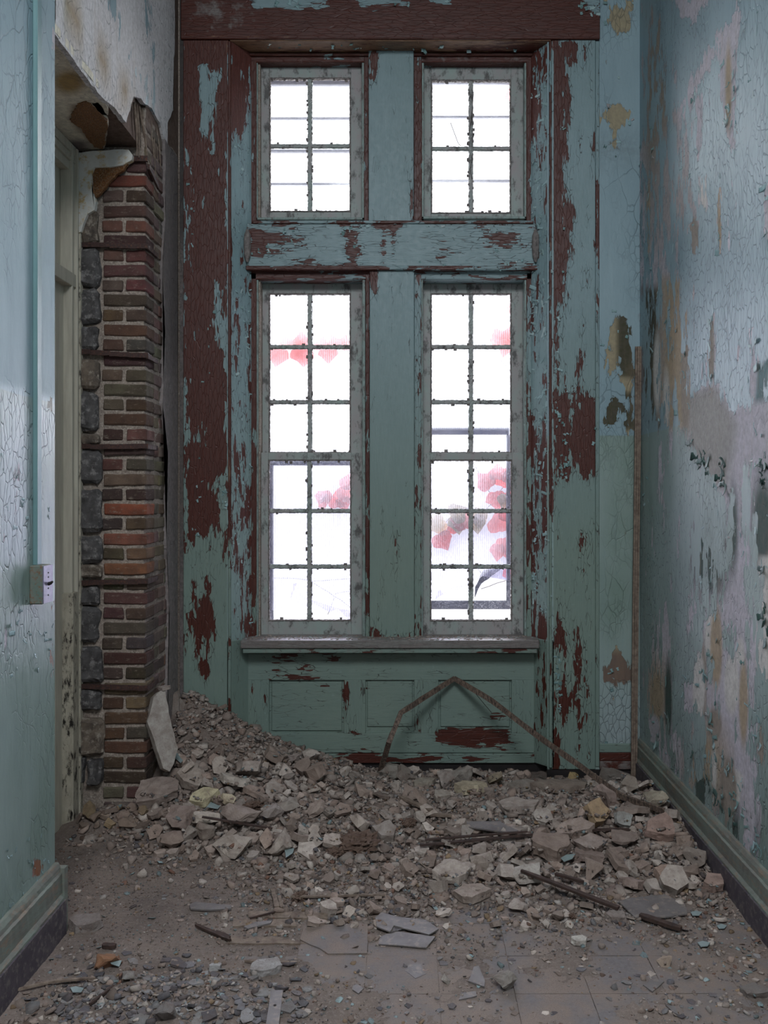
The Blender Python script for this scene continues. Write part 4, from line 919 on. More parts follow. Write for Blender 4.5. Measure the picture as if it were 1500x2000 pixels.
# hanging scrap of cloth at the right window
sc_ = [(945, 1112), (975, 1108), (990, 1105), (960, 1125), (940, 1140), (932, 1155), (927, 1168), (928, 1145)]
tag(plate('torn_scrap', [P(a, b, 5.365) for a, b in sc_], (0, -1, 0), .004, M['bar'], None, .003, .02, 3, .03), 'dark torn scrap hanging behind the tall right window', 'scrap')
# ================================================================ FLOOR, RUBBLE
rs = np.random.RandomState(5)
GX0, GX1, GY0, GY1, GS = -1.54, 1.24, 0.6, 5.0, .01
nx = int((GX1 - GX0) / GS) + 1; ny = int((GY1 - GY0) / GS) + 1
gx = np.linspace(GX0, GX1, nx); gy = np.linspace(GY0, GY1, ny); X, Y = np.meshgrid(gx, gy)
def vnoise(x, y, seed):
    r = np.random.RandomState(seed); t = r.rand(256, 256)
    xi = np.floor(x).astype(int); yi = np.floor(y).astype(int); fx = x - xi; fy = y - yi
    fx = fx * fx * (3 - 2 * fx); fy = fy * fy * (3 - 2 * fy)
    g = lambda a, b: t[a & 255, b & 255]
    return (g(xi, yi) * (1 - fx) + g(xi + 1, yi) * fx) * (1 - fy) + (g(xi, yi + 1) * (1 - fx) + g(xi + 1, yi + 1) * fx) * fy - .5
def fbm(x, y, f, o, seed):
    s = 0; a = 1
    for i in range(o): s = s + a * vnoise(x * f * 2 ** i, y * f * 2 ** i, seed + i); a *= .5
    return s
def sst(a, b, x):
    t = np.clip((x - a) / (b - a), 0, 1); return t * t * (3 - 2 * t)
def heap(X, Y):
    h = .30 * np.exp(-(((X + 1.16) / .30) ** 2 + ((Y - 4.80) / .42) ** 2))
    h += .13 * np.exp(-(((X + .85) / .50) ** 2 + ((Y - 4.70) / .45) ** 2))
    front = 3.75 + .25 * np.clip(-X, 0, 1.2) * .9 + .12 * np.sin(X * 3.1 + 1)
    m = sst(front - .15, front + .35, Y) * sst(-1.28, -1.0, X)
    h += (.052 - .046 * sst(4.35, 4.8, Y) * sst(-.7, -.2, X)) * m
    h += .045 * np.exp(-(((X + .55) / .42) ** 2 + ((Y - 4.1) / .28) ** 2))
    h += .035 * np.exp(-(((X - .75) / .30) ** 2 + ((Y - 3.95) / .25) ** 2))
    h += .06 * np.exp(-(((X + 1.35) / .18) ** 2 + ((Y - 4.12) / .12) ** 2))
    h += .012 * sst(3.2, 3.7, Y) * sst(-.9, -.2, X)
    h += .02 * np.exp(-(((X + .75) / .42) ** 2 + ((Y - 2.72) / .22) ** 2))
    return h
H0 = heap(X, Y)
H = H0 + fbm(X, Y, 9, 4, 3) * (.006 + H0 * .22) + .002 + fbm(X, Y, 4, 3, 41) * .006 - .0035 * np.exp(-(((X - .1) / .55) ** 2 + ((Y - 2.85) / .30) ** 2))
H = H + fbm(X, Y, 60, 3, 17) * .0035 - .016 * sst(4.55, 4.75, Y) * sst(-.45, -.1, X)
floor_h = H.copy()
idx = np.arange(nx * ny).reshape(ny, nx)
ff = np.stack([idx[:-1, :-1], idx[:-1, 1:], idx[1:, 1:], idx[1:, :-1]], -1).reshape(-1, 4)
m = bpy.data.meshes.new('dust_layer'); vv = np.stack([X, Y, H], -1).reshape(-1, 3)
m.vertices.add(len(vv)); m.vertices.foreach_set('co', vv.ravel().astype(np.float32))
m.loops.add(ff.size); m.loops.foreach_set('vertex_index', ff.ravel().astype(np.int32))
m.polygons.add(len(ff)); m.polygons.foreach_set('loop_start', (np.arange(len(ff)) * 4).astype(np.int32)); m.polygons.foreach_set('loop_total', np.full(len(ff), 4, np.int32))
m.polygons.foreach_set('use_smooth', np.ones(len(ff), bool)); m.update(); m.validate()
tag(link('floor_dust', m, M['dust'], bpy.data.objects['floor'], -wloc(bpy.data.objects['floor'])), 'fine grey brown dust and dirt covering the floor and the heap', None, kind='stuff')

def hat(x, y):
    j = int(round((x - GX0) / GS)); i = int(round((y - GY0) / GS))
    return H[max(0, min(ny - 1, i)), max(0, min(nx - 1, j))]
def ground(px, py):
    """where the sight line of a spot in the photograph meets the rubble surface"""
    z = 0.0
    for _ in range(12):
        y = (EYE - z) * F / (py - CY); x = (px - CX) / F * y
        z = .5 * z + .5 * hat(x, y)
    return x, y, z
def hslope(x, y, r):
    a = (hat(x + r, y) - hat(x - r, y)) / (2 * r); b = (hat(x, y + r) - hat(x, y - r)) / (2 * r)
    return Vector((-a, -b, 1)).normalized()
def inside(x, y, r=0.0):
    if x > XR - .04 - r * .7: return False
    if y < YN + .04 + r: return x > XL + .05 + r * .7
    if y < YP - .05 - r: return x > XD + .06 + r
    yl = 4.95 if -.82 < x < .64 else YC - .03
    return x > XL + .04 + r and y < yl - r * .6

# ---- floor tiles, dusty, partly buried
tg = empty('tile_floor', (0, 3.0, 0), 'nine inch grey floor tiles showing through the dust in the foreground', kind='structure')
TW = .2265; rt = random.Random(3)
tmesh = []
for s_ in range(5):
    r = random.Random(s_); o_ = .0012
    c8 = box8(-TW / 2 + o_, TW / 2 - o_, -TW / 2 + o_, TW / 2 - o_, -.006, 0)
    v, f = hexa(c8, .06); v[:, 2] += np.random.RandomState(s_).uniform(-.0006, .0006, len(v)); mm_ = new_mesh('floor_tile', v, f); mm_.materials.append(M['tiles']); tmesh.append(mm_)
missing = set()
for i in range(-6, 6):
    for j in range(-7, 7):
        x = -.1297 + (i + .5) * TW; y = 2.99 + (j + .5) * TW
        if not (XL + .02 < x - TW / 2 and x + TW / 2 < XR): continue
        if j >= 0 and i < -1: continue
        o = bpy.data.objects.new('floor_tile', rt.choice(tmesh)); COL.objects.link(o); o.parent = tg
        o.location = Vector((x, y, .0015 + rt.uniform(-.0008, .0012))) - tg.location; o.rotation_euler = (rt.uniform(-.004, .004), rt.uniform(-.004, .004), rt.uniform(-.006, .006))

# ---- shapes
def slab_mesh(name, r, thick, n, seed, rough=1.0, sub=2, aspect=1.0, flat=False):
    q = random.Random(seed); bm = bmesh.new()
    ang = sorted(2 * math.pi * (k + q.uniform(-.32, .32)) / n for k in range(n))
    rad = [r * q.uniform(.72, 1.08) for _ in range(n)]
    ring = lambda z, s: [bm.verts.new((math.cos(a) * R_ * s * aspect + q.uniform(-.05, .05) * r, math.sin(a) * R_ * s / aspect + q.uniform(-.05, .05) * r, z + q.uniform(-.1, .1) * thick)) for a, R_ in zip(ang, rad)]
    b = ring(-thick / 2, q.uniform(.86, 1.0)); t_ = ring(thick / 2, q.uniform(.86, 1.0))
    bm.faces.new(b[::-1]); bm.faces.new(t_)
    for k in range(n): bm.faces.new((b[k], b[(k + 1) % n], t_[(k + 1) % n], t_[k]))
    bmesh.ops.triangulate(bm, faces=bm.faces[:])
    for _ in range(sub):
        L = sorted(e.calc_length() for e in bm.edges)[int(len(bm.edges) * .35)]
        bmesh.ops.subdivide_edges(bm, edges=[e for e in bm.edges if e.calc_length() >= L], cuts=1); bmesh.ops.triangulate(bm, faces=[f for f in bm.faces if len(f.verts) > 3])
    o = Vector((seed * 1.37, seed * .71, seed * .13))
    for v in bm.verts:
        d = mnoise.noise_vector(v.co / r * 1.6 + o) * r * .10 * rough + mnoise.noise_vector(v.co / r * 5 + o) * r * .05 * rough + mnoise.noise_vector(v.co / r * 13 + o) * r * .02 * rough
        if flat: d.z *= .12
        v.co += d
    me = bpy.data.meshes.new(name); bm.to_mesh(me); bm.free(); return me
def chunk_mesh(name, r, seed, sub=1, squash=.7):
    q = random.Random(seed); bm = bmesh.new()
    for _ in range(14):
        v = Vector((q.gauss(0, 1), q.gauss(0, 1), q.gauss(0, 1))).normalized() * r * q.uniform(.75, 1.05)
        bm.verts.new((v.x * q.uniform(.9, 1.2), v.y, v.z * squash))
    bmesh.ops.convex_hull(bm, input=bm.verts[:]); bmesh.ops.delete(bm, geom=[v for v in bm.verts if not v.link_faces], context='VERTS')
    for _ in range(sub):
        bmesh.ops.subdivide_edges(bm, edges=bm.edges[:], cuts=1, use_grid_fill=True); bmesh.ops.triangulate(bm, faces=[f for f in bm.faces if len(f.verts) > 3])
    o = Vector((seed * 1.1, seed * .7, 3))
    for v in bm.verts: v.co += mnoise.noise_vector(v.co / r * 2.4 + o) * r * .10
    me = bpy.data.meshes.new(name); bm.to_mesh(me); bm.free(); return me

# ---- crumbs: thousands of small pieces, one mesh per layer
PL = [(166, 152, 142), (176, 164, 154), (156, 140, 130), (140, 124, 114), (188, 176, 166), (162, 142, 130)]
GR = [(112, 110, 114), (96, 94, 98), (128, 126, 126), (84, 82, 86)]
OD = [(124, 144, 146), (146, 122, 94), (132, 96, 80), (170, 162, 156), (96, 76, 64), (146, 120, 108)]
def np_of(me):
    v = np.empty(len(me.vertices) * 3, np.float32); me.vertices.foreach_get('co', v)
    me.calc_loop_triangles(); t_ = np.empty(len(me.loop_triangles) * 3, np.int32); me.loop_triangles.foreach_get('vertices', t_)
    return v.reshape(-1, 3), t_.reshape(-1, 3)
def euler_mats(rx, ry, rz):
    cx_, sx_, cy_, sy_, cz_, sz_ = np.cos(rx), np.sin(rx), np.cos(ry), np.sin(ry), np.cos(rz), np.sin(rz)
    Rx = np.zeros((len(rx), 3, 3)); Rx[:, 0, 0] = 1; Rx[:, 1, 1] = cx_; Rx[:, 1, 2] = -sx_; Rx[:, 2, 1] = sx_; Rx[:, 2, 2] = cx_
    Ry = np.zeros_like(Rx); Ry[:, 1, 1] = 1; Ry[:, 0, 0] = cy_; Ry[:, 0, 2] = sy_; Ry[:, 2, 0] = -sy_; Ry[:, 2, 2] = cy_
    Rz = np.zeros_like(Rx); Rz[:, 2, 2] = 1; Rz[:, 0, 0] = cz_; Rz[:, 0, 1] = -sz_; Rz[:, 1, 0] = sz_; Rz[:, 1, 1] = cz_
    return Rz @ Ry @ Rx
prot_s = [np_of(slab_mesh('p', 1, q, n, 50 + i, 1, 0)) for i, (q, n) in enumerate(((.5, 5), (.35, 6), (.6, 4), (.3, 5), (.7, 5), (.45, 7)))]
prot_c = [np_of(chunk_mesh('p', 1, 70 + i, 0)) for i in range(5)]
prot_f = [np_of(slab_mesh('p', 1, .12, n, 90 + i, 1, 0)) for i, n in enumerate((4, 5, 6))]
def scatter(name, label, n, dens, size, protos, cols, tilt, seed, raise_=.35, update=False):
    r = np.random.RandomState(seed)
    xs = r.uniform(GX0 + .02, GX1 - .03, n * 6); yy = r.uniform(1.9, GY1 - .04, n * 6)
    d = dens(xs, yy); keep = r.rand(len(xs)) < d
    xs, yy = xs[keep][:n], yy[keep][:n]
    ok = np.array([inside(a, b, .004) for a, b in zip(xs, yy)]); xs, yy = xs[ok], yy[ok]; n = len(xs)
    sz = size(r, n, xs, yy)
    R_ = euler_mats(r.normal(0, tilt, n), r.normal(0, tilt, n), r.uniform(0, 6.28, n))
    hz = H[np.clip(((yy - GY0) / GS).round().astype(int), 0, ny - 1), np.clip(((xs - GX0) / GS).round().astype(int), 0, nx - 1)]
    ci = r.randint(0, len(cols), n); ca = np.array([lin(c)[:3] for c in cols]); jit = r.uniform(.6, 1.22, (n, 1))
    V_, T_, C_ = [], [], []; base = 0; pi = r.randint(0, len(protos), n)
    for k, (pv, pt) in enumerate(protos):
        s_ = np.where(pi == k)[0]
        if not len(s_): continue
        v = np.einsum('nij,vj->nvi', R_[s_], pv) * sz[s_][:, None, None]
        zmin = v[:, :, 2].min(1)
        v[:, :, 0] += xs[s_][:, None]; v[:, :, 1] += yy[s_][:, None]; v[:, :, 2] += (hz[s_] - zmin * raise_)[:, None]
        T_.append((pt[None] + (np.arange(len(s_)) * len(pv))[:, None, None] + base).reshape(-1, 3)); base += len(s_) * len(pv)
        V_.append(v.reshape(-1, 3)); c_ = (ca[ci[s_]] * jit[s_]); C_.append(np.repeat(np.concatenate([c_, np.ones((len(s_), 1))], 1), len(pv), 0))
    V_ = np.concatenate(V_); T_ = np.concatenate(T_); C_ = np.concatenate(C_)
    me = bpy.data.meshes.new(name)
    me.vertices.add(len(V_)); me.vertices.foreach_set('co', V_.ravel().astype(np.float32))
    me.loops.add(T_.size); me.loops.foreach_set('vertex_index', T_.ravel().astype(np.int32))
    me.polygons.add(len(T_)); me.polygons.foreach_set('loop_start', (np.arange(len(T_)) * 3).astype(np.int32)); me.polygons.foreach_set('loop_total', np.full(len(T_), 3, np.int32))
    me.update(); a = me.attributes.new('tint', 'FLOAT_COLOR', 'POINT'); a.data.foreach_set('color', C_.ravel().astype(np.float32))
    pr_ = bpy.data.objects['floor'] if name in ('grit', 'paint_chips') else None
    o = link(name, me, M['rubble_a'], pr_, -wloc(pr_) if pr_ else (0, 0, 0)); tag(o, label, None if pr_ else 'rubble', kind='stuff')
    if update:
        for a_, b_, s_ in zip(xs, yy, sz):
            i, j = int(round((b_ - GY0) / GS)), int(round((a_ - GX0) / GS)); k = max(1, int(s_ / GS * .7))
            sub = H[max(0, i - k):i + k + 1, max(0, j - k):j + k + 1]; np.maximum(sub, hat(a_, b_) * .5 + sub * .5 + s_ * .18, out=sub)
    return o
def edge_y(x): return 3.75 + .25 * np.clip(-x, 0, 1.2) * .9 + .12 * np.sin(x * 3.1 + 1)
d_heap = lambda x, y: np.clip(sst(-.35, .25, y - edge_y(x)) * sst(-1.35, -1.1, x) * (1 - .75 * sst(4.6, 4.85, y) * sst(-.55, -.15, x)) + .45 * sst(3.1, 3.6, y) * sst(-.8, -.3, x) + .5 * np.exp(-(((x + 1.33) / .16) ** 2 + ((y - 4.1) / .16) ** 2)), 0, 1)
d_mid = lambda x, y: np.clip(.9 * sst(2.9, 3.4, y) * sst(-.85, -.2, x) + .9 * np.exp(-(((x + .72) / .40) ** 2 + ((y - 2.72) / .17) ** 2)) + .05 + .9 * d_heap(x, y) + .25 * np.exp(-((x - .95) / .2) ** 2), 0, 1)
d_all = lambda x, y: np.clip(.35 + .5 * sst(2.9, 3.3, y) + .4 * np.exp(-(((x + .72) / .45) ** 2 + ((y - 2.72) / .22) ** 2)), 0, 1)
scatter('rubble_bed', 'packed small plaster rubble forming the heap below the windows', 5200, d_heap, lambda r, n, x, y: np.clip(r.lognormal(-4.3, .45, n), .007, .038), prot_s + prot_c, PL, .5, 31, .3, True)
scatter('rubble_slabs', 'broken plaster slabs packed through the heap, too many to pick apart', 1500, d_heap, lambda r, n, x, y: np.clip(r.lognormal(-3.95, .35, n), .012, .045), prot_s, PL, .3, 36, .25, True)
# ---- hero pieces, largest and most telling first
hero = []
used = []
def put(o, x, y, z, rz, tx, ty, nrm, sink):
    q = Vector((0, 0, 1)).rotation_difference(nrm)
    R_ = q.to_matrix() @ Euler((tx, ty, rz)).to_matrix()
    zmin = min((R_ @ v.co).z for v in o.data.vertices)
    zmax = max((R_ @ v.co).z for v in o.data.vertices)
    o.rotation_euler = R_.to_euler(); o.location = (x, y, z - zmin * (1 - sink))
    return zmax - zmin
def add_piece(name, me, px, py, col, label, cat, group=None, tilt=(0, 0), rz=0, sink=.25, r=.05, mat='rubble', raise_h=True):
    x, y, z = ground(px, py)
    if not me.materials: me.materials.append(M[mat])
    o = bpy.data.objects.new(name, me); COL.objects.link(o); o.color = lin(tuple(min(250, q * 1.14) for q in col))
    hh = put(o, x, y, z, rz, tilt[0], tilt[1], hslope(x, y, max(.03, r * .8)), sink)
    tag(o, label, cat, group); used.append((px, py, r * F / y))
    if raise_h: bumpH(x, y, r * .75, z + hh * (1 - sink) * .55)
    return o
def bumpH(x, y, r, z):
    i, j = int(round((y - GY0) / GS)), int(round((x - GX0) / GS)); k = max(1, int(r / GS))
    ii, jj = np.ogrid[max(0, i - k):i + k + 1, max(0, j - k):j + k + 1]
    sub = H[max(0, i - k):i + k + 1, max(0, j - k):j + k + 1]
    m_ = ((ii - i) ** 2 + (jj - j) ** 2 <= k * k)[:sub.shape[0], :sub.shape[1]]
    sub[m_] = np.maximum(sub[m_], z)
heroes = [
 # px, py, width px, thick px, kind, aspect, tilt, rz, colour, label
 (308, 1556, 88, 26, 's', 1.15, (.15, .1), .4, (138, 124, 116), 'broad flat plaster slab at the left of the heap, below the tall leaning slab'),
 (372, 1532, 52, 26, 's', 1.1, (.2, -.3), 2.4, (150, 138, 128), 'angular plaster lump right of the foot of the leaning slab'),
 (462, 1533, 72, 20, 's', 1.3, (-.2, .25), .2, (176, 166, 156), 'crusty pale plaster slab overhanging the left slope of the heap'),
 (400, 1560, 50, 30, 's', 1.3, (.1, -.1), .5, (178, 168, 138), 'yellowish ribbed plaster block on the left slope'),
 (445, 1566, 30, 16, 's', 1.3, (.3, .2), .6, (178, 164, 140), 'small cream plaster block beside the yellowish ribbed one'),
 (398, 1598, 58, 22, 's', 1.3, (.5, .25), 2.5, (190, 178, 166), 'pale oval plaster slab tipped up on the left slope'),
 (352, 1600, 60, 34, 'c', 1, (.2, .2), .9, (134, 118, 110), 'brown wedge shaped plaster lump beside the pale oval slab'),
 (470, 1590, 76, 40, 'c', 1, (0, .1), 1.3, (142, 128, 120), 'large rough plaster boulder behind the thin leaning lath'),
 (530, 1585, 42, 30, 'c', 1, (.1, 0), .2, (146, 136, 130), 'squared plaster lump right of the large rough boulder'),
 (452, 1654, 64, 36, 'c', 1, (0, 0), .4, (160, 148, 138), 'craggy pale plaster lump at the front foot of the heap'),
 (548, 1645, 46, 64, 'c', 1, (0, 0), .8, (164, 152, 142), 'tall craggy plaster lump standing right of the lath end'),
 (405, 1625, 46, 28, 'c', 1, (0, .2), .5, (134, 122, 112), 'brown plaster lump below the pale oval slab'),
 (485, 1508, 60, 24, 's', 1.6, (.3, .4), 2.6, (156, 144, 136), 'long plaster bar lying down the slope under the apron'),
 (572, 1482, 26, 26, 'c', 1, (0, 0), .6, (134, 122, 116), 'rounded stone standing against the apron left of centre'),
 (216, 1541, 46, 26, 'c', 1, (0, 0), .8, (158, 130, 84), 'ochre yellow lump beside the foot of the brick pier'),
 (252, 1494, 22, 22, 's', 1.1, (1.0, .2), .7, (160, 148, 132), 'small pale shard standing in front of the brick pier'),
 (758, 1508, 44, 34, 'c', 1, (0, 0), .4, (128, 122, 114), 'grey lump behind the foot of the bent trim strip'),
 (828, 1528, 44, 26, 's', 1.2, (.1, 0), .1, (142, 134, 122), 'squared lump right of the bent strip foot, against the apron'),
 (868, 1528, 34, 34, 'c', 1, (.1, .2), 1.0, (140, 130, 124), 'rough grey lump left of the jagged standing one'),
 (902, 1516, 40, 46, 'c', 1, (.2, .1), .2, (146, 138, 130), 'jagged lump standing tall near the middle of the apron'),
 (918, 1540, 64, 24, 's', 1.5, (0, 0), .05, (162, 150, 128), 'straight cream plaster bar in front of the jagged lump'),
 (862, 1552, 40, 24, 's', 1.2, (0, 0), .3, (146, 136, 126), 'plaster block in front of the rough grey lump'),
 (968, 1525, 40, 22, 's', 1.8, (.2, .5), 2.3, (148, 136, 116), 'tilted bar of plaster leaning right of the jagged lump'),
 (1018, 1537, 52, 18, 's', 1.5, (0, 0), .1, (130, 122, 114), 'long grey block left of the charred bar'),
 (1100, 1538, 106, 26, 's', 2.0, (0, 0), -.03, (124, 112, 102), 'long bar of masonry with a charred front under the right casing'),
 (1118, 1518, 28, 18, 'c', 1, (0, 0), .3, (146, 126, 88), 'yellow brown lump behind the charred bar'),
 (1200, 1520, 56, 20, 's', 1.3, (.2, .2), .3, (112, 106, 100), 'flat grey slab lying in the right corner'),
 (1180, 1556, 54, 46, 'c', 1, (0, .2), .7, (146, 128, 120), 'pinkish rough boulder under the leaning bent strip'),
 (1228, 1536, 36, 32, 'c', 1, (0, 0), .2, (136, 126, 116), 'grey lump in the right corner beside the upright lath'),
 (1275, 1566, 66, 34, 'c', 1, (0, .1), 2.7, (152, 142, 126), 'cream block wedged against the right baseboard'),
 (1060, 1594, 34, 34, 's', 1.1, (.5, .1), .3, (158, 148, 140), 'upright plaster block left of the ribbed tan slab'),
 (1010, 1575, 80, 20, 's', 1.6, (0, 0), .1, (154, 142, 134), 'long low plaster slab in the middle of the heap'),
 (1165, 1600, 62, 26, 's', 1.2, (.7, .2), .5, (156, 132, 104), 'tan ribbed plaster slab tilted toward the windows'),
 (1218, 1608, 34, 18, 's', 1.0, (.6, 0), .3, (140, 140, 136), 'smooth grey shard leaning beside the tan ribbed slab'),
 (1122, 1624, 62, 20, 's', 1.4, (.1, 0), -.05, (148, 132, 122), 'flat layered slab in front of the tan ribbed slab'),
 (1290, 1625, 58, 28, 's', 1.1, (.4, -.2), .2, (146, 122, 112), 'triangular pink brown slab near the right baseboard'),
 (1218, 1638, 50, 20, 'c', 1, (0, 0), .2, (124, 110, 102), 'brown block right of the dark lath'),
 (1160, 1654, 62, 22, 's', 1.5, (0, 0), .05, (140, 126, 118), 'oblong plaster slab below the flat layered slab'),
 (1075, 1656, 90, 34, 's', 1.2, (.1, .1), .4, (132, 116, 106), 'large dusty brown slab in the middle right of the heap'),
 (1145, 1672, 80, 18, 's', 1.8, (.1, .4), 2.4, (128, 112, 104), 'long brown slab sloping toward the right front'),
 (885, 1706, 74, 18, 's', 1.2, (.1, 0), .2, (164, 152, 142), 'broad pale slab lying flat in the centre foreground rubble'),
 (1300, 1708, 50, 22, 's', 1.15, (.05, 0), .3, (150, 128, 114), 'rusty topped plaster block in front of the right baseboard'),
 (1390, 1724, 50, 30, 's', 1.15, (.2, -.1), .6, (146, 124, 114), 'pink brown slab leaning on the right baseboard'),
 (1232, 1728, 56, 24, 's', 1.4, (.3, .1), 2.5, (140, 122, 114), 'brown slab tipped toward the dark vinyl sheet'),
 (1035, 1712, 58, 26, 'c', 1, (.1, 0), .3, (168, 160, 152), 'pale craggy lump behind the long dark lath'),
 (922, 1746, 62, 22, 's', 1.3, (0, 0), .2, (148, 134, 124), 'brown grey slab in the centre foreground'),
 (1010, 1768, 38, 20, 'c', 1, (0, 0), .3, (154, 142, 134), 'rounded plaster lump left of the long dark lath'),
 (1205, 1790, 44, 18, 's', 1.3, (0, 0), .2, (126, 116, 110), 'thick grey slab under the end of the long dark lath'),
 (985, 1912, 44, 42, 'c', 1, (0, 0), .5, (128, 122, 116), 'squared grey stone standing alone on the bare floor'),
 (873, 1912, 20, 20, 'c', 1, (0, 0), .5, (150, 144, 136), 'small squared stone left of the lone grey stone'),
 (520, 1890, 58, 20, 's', 1.35, (.05, 0), .1, (142, 138, 136), 'flat grey plaster slab on the bare floor at the lower left'),
 (320, 1978, 42, 34, 'c', 1, (.2, .1), .8, (104, 100, 98), 'dark grey stone wedge at the bottom left'),
 (247, 1905, 30, 26, 'c', 1, (.2, .1), .4, (126, 122, 118), 'grey wedge among the shards at the lower left'),
 (212, 1877, 50, 24, 'c', 1, (0, 0), .3, (130, 92, 66), 'rust brown lump among the grey shards at the lower left'),
 (164, 1806, 70, 22, 's', 1.2, (.1, 0), .2, (118, 110, 106), 'flat dirty slab beside the left baseboard corner'),
 (1480, 1936, 60, 14, 's', 1.1, (.05, 0), .3, (104, 98, 94), 'dark triangular tile shard at the bottom right corner'),
 (420, 1888, 30, 16, 's', 1.2, (0, 0), .5, (148, 146, 144), 'squared pale fragment near the flat grey slab'),
 (1300, 1880, 30, 22, 'c', 1, (0, 0), .5, (142, 126, 112), 'tan lump alone on the floor at the lower right'),
 (1130, 1836, 32, 16, 's', 1.3, (.1, 0), .3, (176, 170, 162), 'white plaster block on the bare floor right of centre'),
]
for i, (px, py, wd, th, kd, asp_, tl, rz, c_, lb) in enumerate(heroes):
    x, y, z = ground(px, py); wd *= 1.22; th *= 1.22; r = wd / 2 / F * y; t_ = th / F * y
    if kd == 's': me = slab_mesh('plaster_slab', r / (asp_ ** .5) * 1.0, min(t_ * .6, r * .5), random.Random(i).choice((5, 6, 7, 8)), 200 + i, .8, 3, asp_ ** .5)
    else: me = chunk_mesh('rubble_lump', r, 300 + i, 2, max(.55, min(1.1, th / wd)))
    add_piece('plaster_slab' if kd == 's' else 'rubble_lump', me, px, py + th * .30, c_, lb, 'slab' if kd == 's' else 'stone', None, tl, rz, .18, r)
# leaning slab against the pier
lp = [(287, 1408, 0), (292, 1395, 0), (300, 1362, 0), (312, 1350, 0), (322, 1346, 0), (328, 1378, 0), (336, 1420, 0), (347, 1460, 0), (340, 1490, 0), (330, 1508, 0), (318, 1500, 0), (306, 1460, 0)]
pts = []
for a, b, _ in lp:
    zt_ = (1500 - b) / 150.0; yy = 4.20 + .12 * zt_; pts.append(P(a, b, yy))
nrm = Vector((.55, -.78, .30)).normalized()
c0 = sum((Vector(p) for p in pts), Vector()) / len(pts)
pts2 = []
for p in pts:
    p = Vector(p); r_ = p - Vector((0, 0, EYE)); k_ = (c0 - p).dot(nrm) / r_.dot(nrm); pts2.append(tuple(p + r_ * k_))
o = plate('plaster_slab', pts2, tuple(nrm), .045, M['rubble'], None, .003, .03, 77, .03); o.color = lin((176, 168, 160))
tag(o, 'tall pale plaster slab leaning against the foot of the brick pier', 'slab')
for a, b, wd, th, lb, rz in ((333, 1345, 20, 7, 'small plaster bar resting on top of the tall leaning slab', .2),):
    me = slab_mesh('plaster_slab', .03, .016, 6, 410, .8, 2, 1.3); me.materials.append(M['rubble']); o = bpy.data.objects.new('plaster_slab', me); COL.objects.link(o)
    o.location = Vector(P(320, 1343, 4.33)); o.color = lin((150, 138, 130)); o.rotation_euler = (.1, -.15, .2); tag(o, lb, 'slab')
for i, (a, b, wd, ht, lb) in enumerate(((333, 1385, 16, 60, 'narrow shard standing behind the tall leaning slab'), (348, 1400, 22, 70, 'pointed shard standing in the left corner behind the heap'), (352, 1418, 40, 30, 'folded plaster piece in the left corner'))):
    x, y, z = a, 0, 0; q = Vector(P(a, b, 4.70)); r = ht / 2 / F * 4.7
    me = slab_mesh('plaster_slab', r, .02, 5, 430 + i, .8, 2, .72); me.materials.append(M['rubble']); o = bpy.data.objects.new('plaster_slab', me); COL.objects.link(o)
    o.location = q; o.rotation_euler = (math.pi / 2 - .25, .1 * i, .3 * i); o.color = lin((136, 126, 118)); tag(o, lb, 'slab')

# ---- vinyl / slate sheets
def sheetpiece(name, outline, thick, lift, label, cat, mat='slate', seed=1, jit=.0015, group=None):
    pts = []; hs = []
    for a, b in outline:
        x, y, z = ground(a, b); pts.append(Vector((x, y, 0))); hs.append(z)
    c_ = sum(pts, Vector()) / len(pts); A = np.array([[p.x - c_.x, p.y - c_.y, 1] for p in pts]); sol = np.linalg.lstsq(A, np.array(hs), rcond=None)[0]
    sol[:2] = np.clip(sol[:2], -.25, .25)
    zc = sol[2] + lift
    P3 = [(p.x, p.y, zc + sol[0] * (p.x - c_.x) + sol[1] * (p.y - c_.y)) for p in pts]
    n_ = Vector((-sol[0], -sol[1], 1)).normalized()
    o = plate(name, P3, tuple(n_), thick, M[mat], None, jit, .03, seed, None); tag(o, label, cat, group)
    cx_, cy_ = sum(a for a, b in outline) / len(outline), sum(b for a, b in outline) / len(outline)
    used.append((cx_, cy_, (max(a for a, b in outline) - min(a for a, b in outline)) / 2 * .8)); return o
sheetpiece('floor_tile', [(594, 1809), (719, 1808), (716, 1865), (640, 1866), (625, 1856), (606, 1848), (586, 1838)], .004, .006, 'loose whole floor tile with a chipped left corner, lying in the dust', 'tile', 'tiles', seed=2)
sheetpiece('floor_tile', [(733, 1800), (745, 1789), (775, 1796), (833, 1806), (857, 1822), (838, 1832), (770, 1816), (762, 1828), (736, 1818)], .004, .014, 'rear half of the curled broken tile in the centre foreground', 'tile', seed=3)
sheetpiece('floor_tile', [(740, 1848), (743, 1834), (770, 1824), (838, 1832), (850, 1834), (832, 1856), (790, 1853)], .004, .009, 'front half of the broken tile in the centre foreground', 'tile', seed=4)
sheetpiece('floor_tile', [(1208, 1768), (1228, 1760), (1298, 1752), (1338, 1772), (1342, 1792), (1300, 1798), (1240, 1796)], .005, .012, 'large dark tile piece with rounded end beside the long lath', 'tile', seed=5)
sheetpiece('floor_tile', [(911, 1615), (975, 1618), (1012, 1634), (1002, 1642), (912, 1630)], .006, .03, 'grey tile piece lying behind the pair of dark laths', 'tile', seed=6)
sheetpiece('tile_shard', [(790, 1898), (800, 1887), (822, 1886), (828, 1902), (832, 1906), (812, 1915)], .005, .006, 'purple grey tile shard with a concave edge on the bare floor', 'tile', seed=7)
sheetpiece('tile_shard', [(915, 1920), (925, 1892), (936, 1890), (948, 1920), (947, 1931)], .005, .006, 'triangular tile shard left of the lone grey stone', 'tile', seed=8)
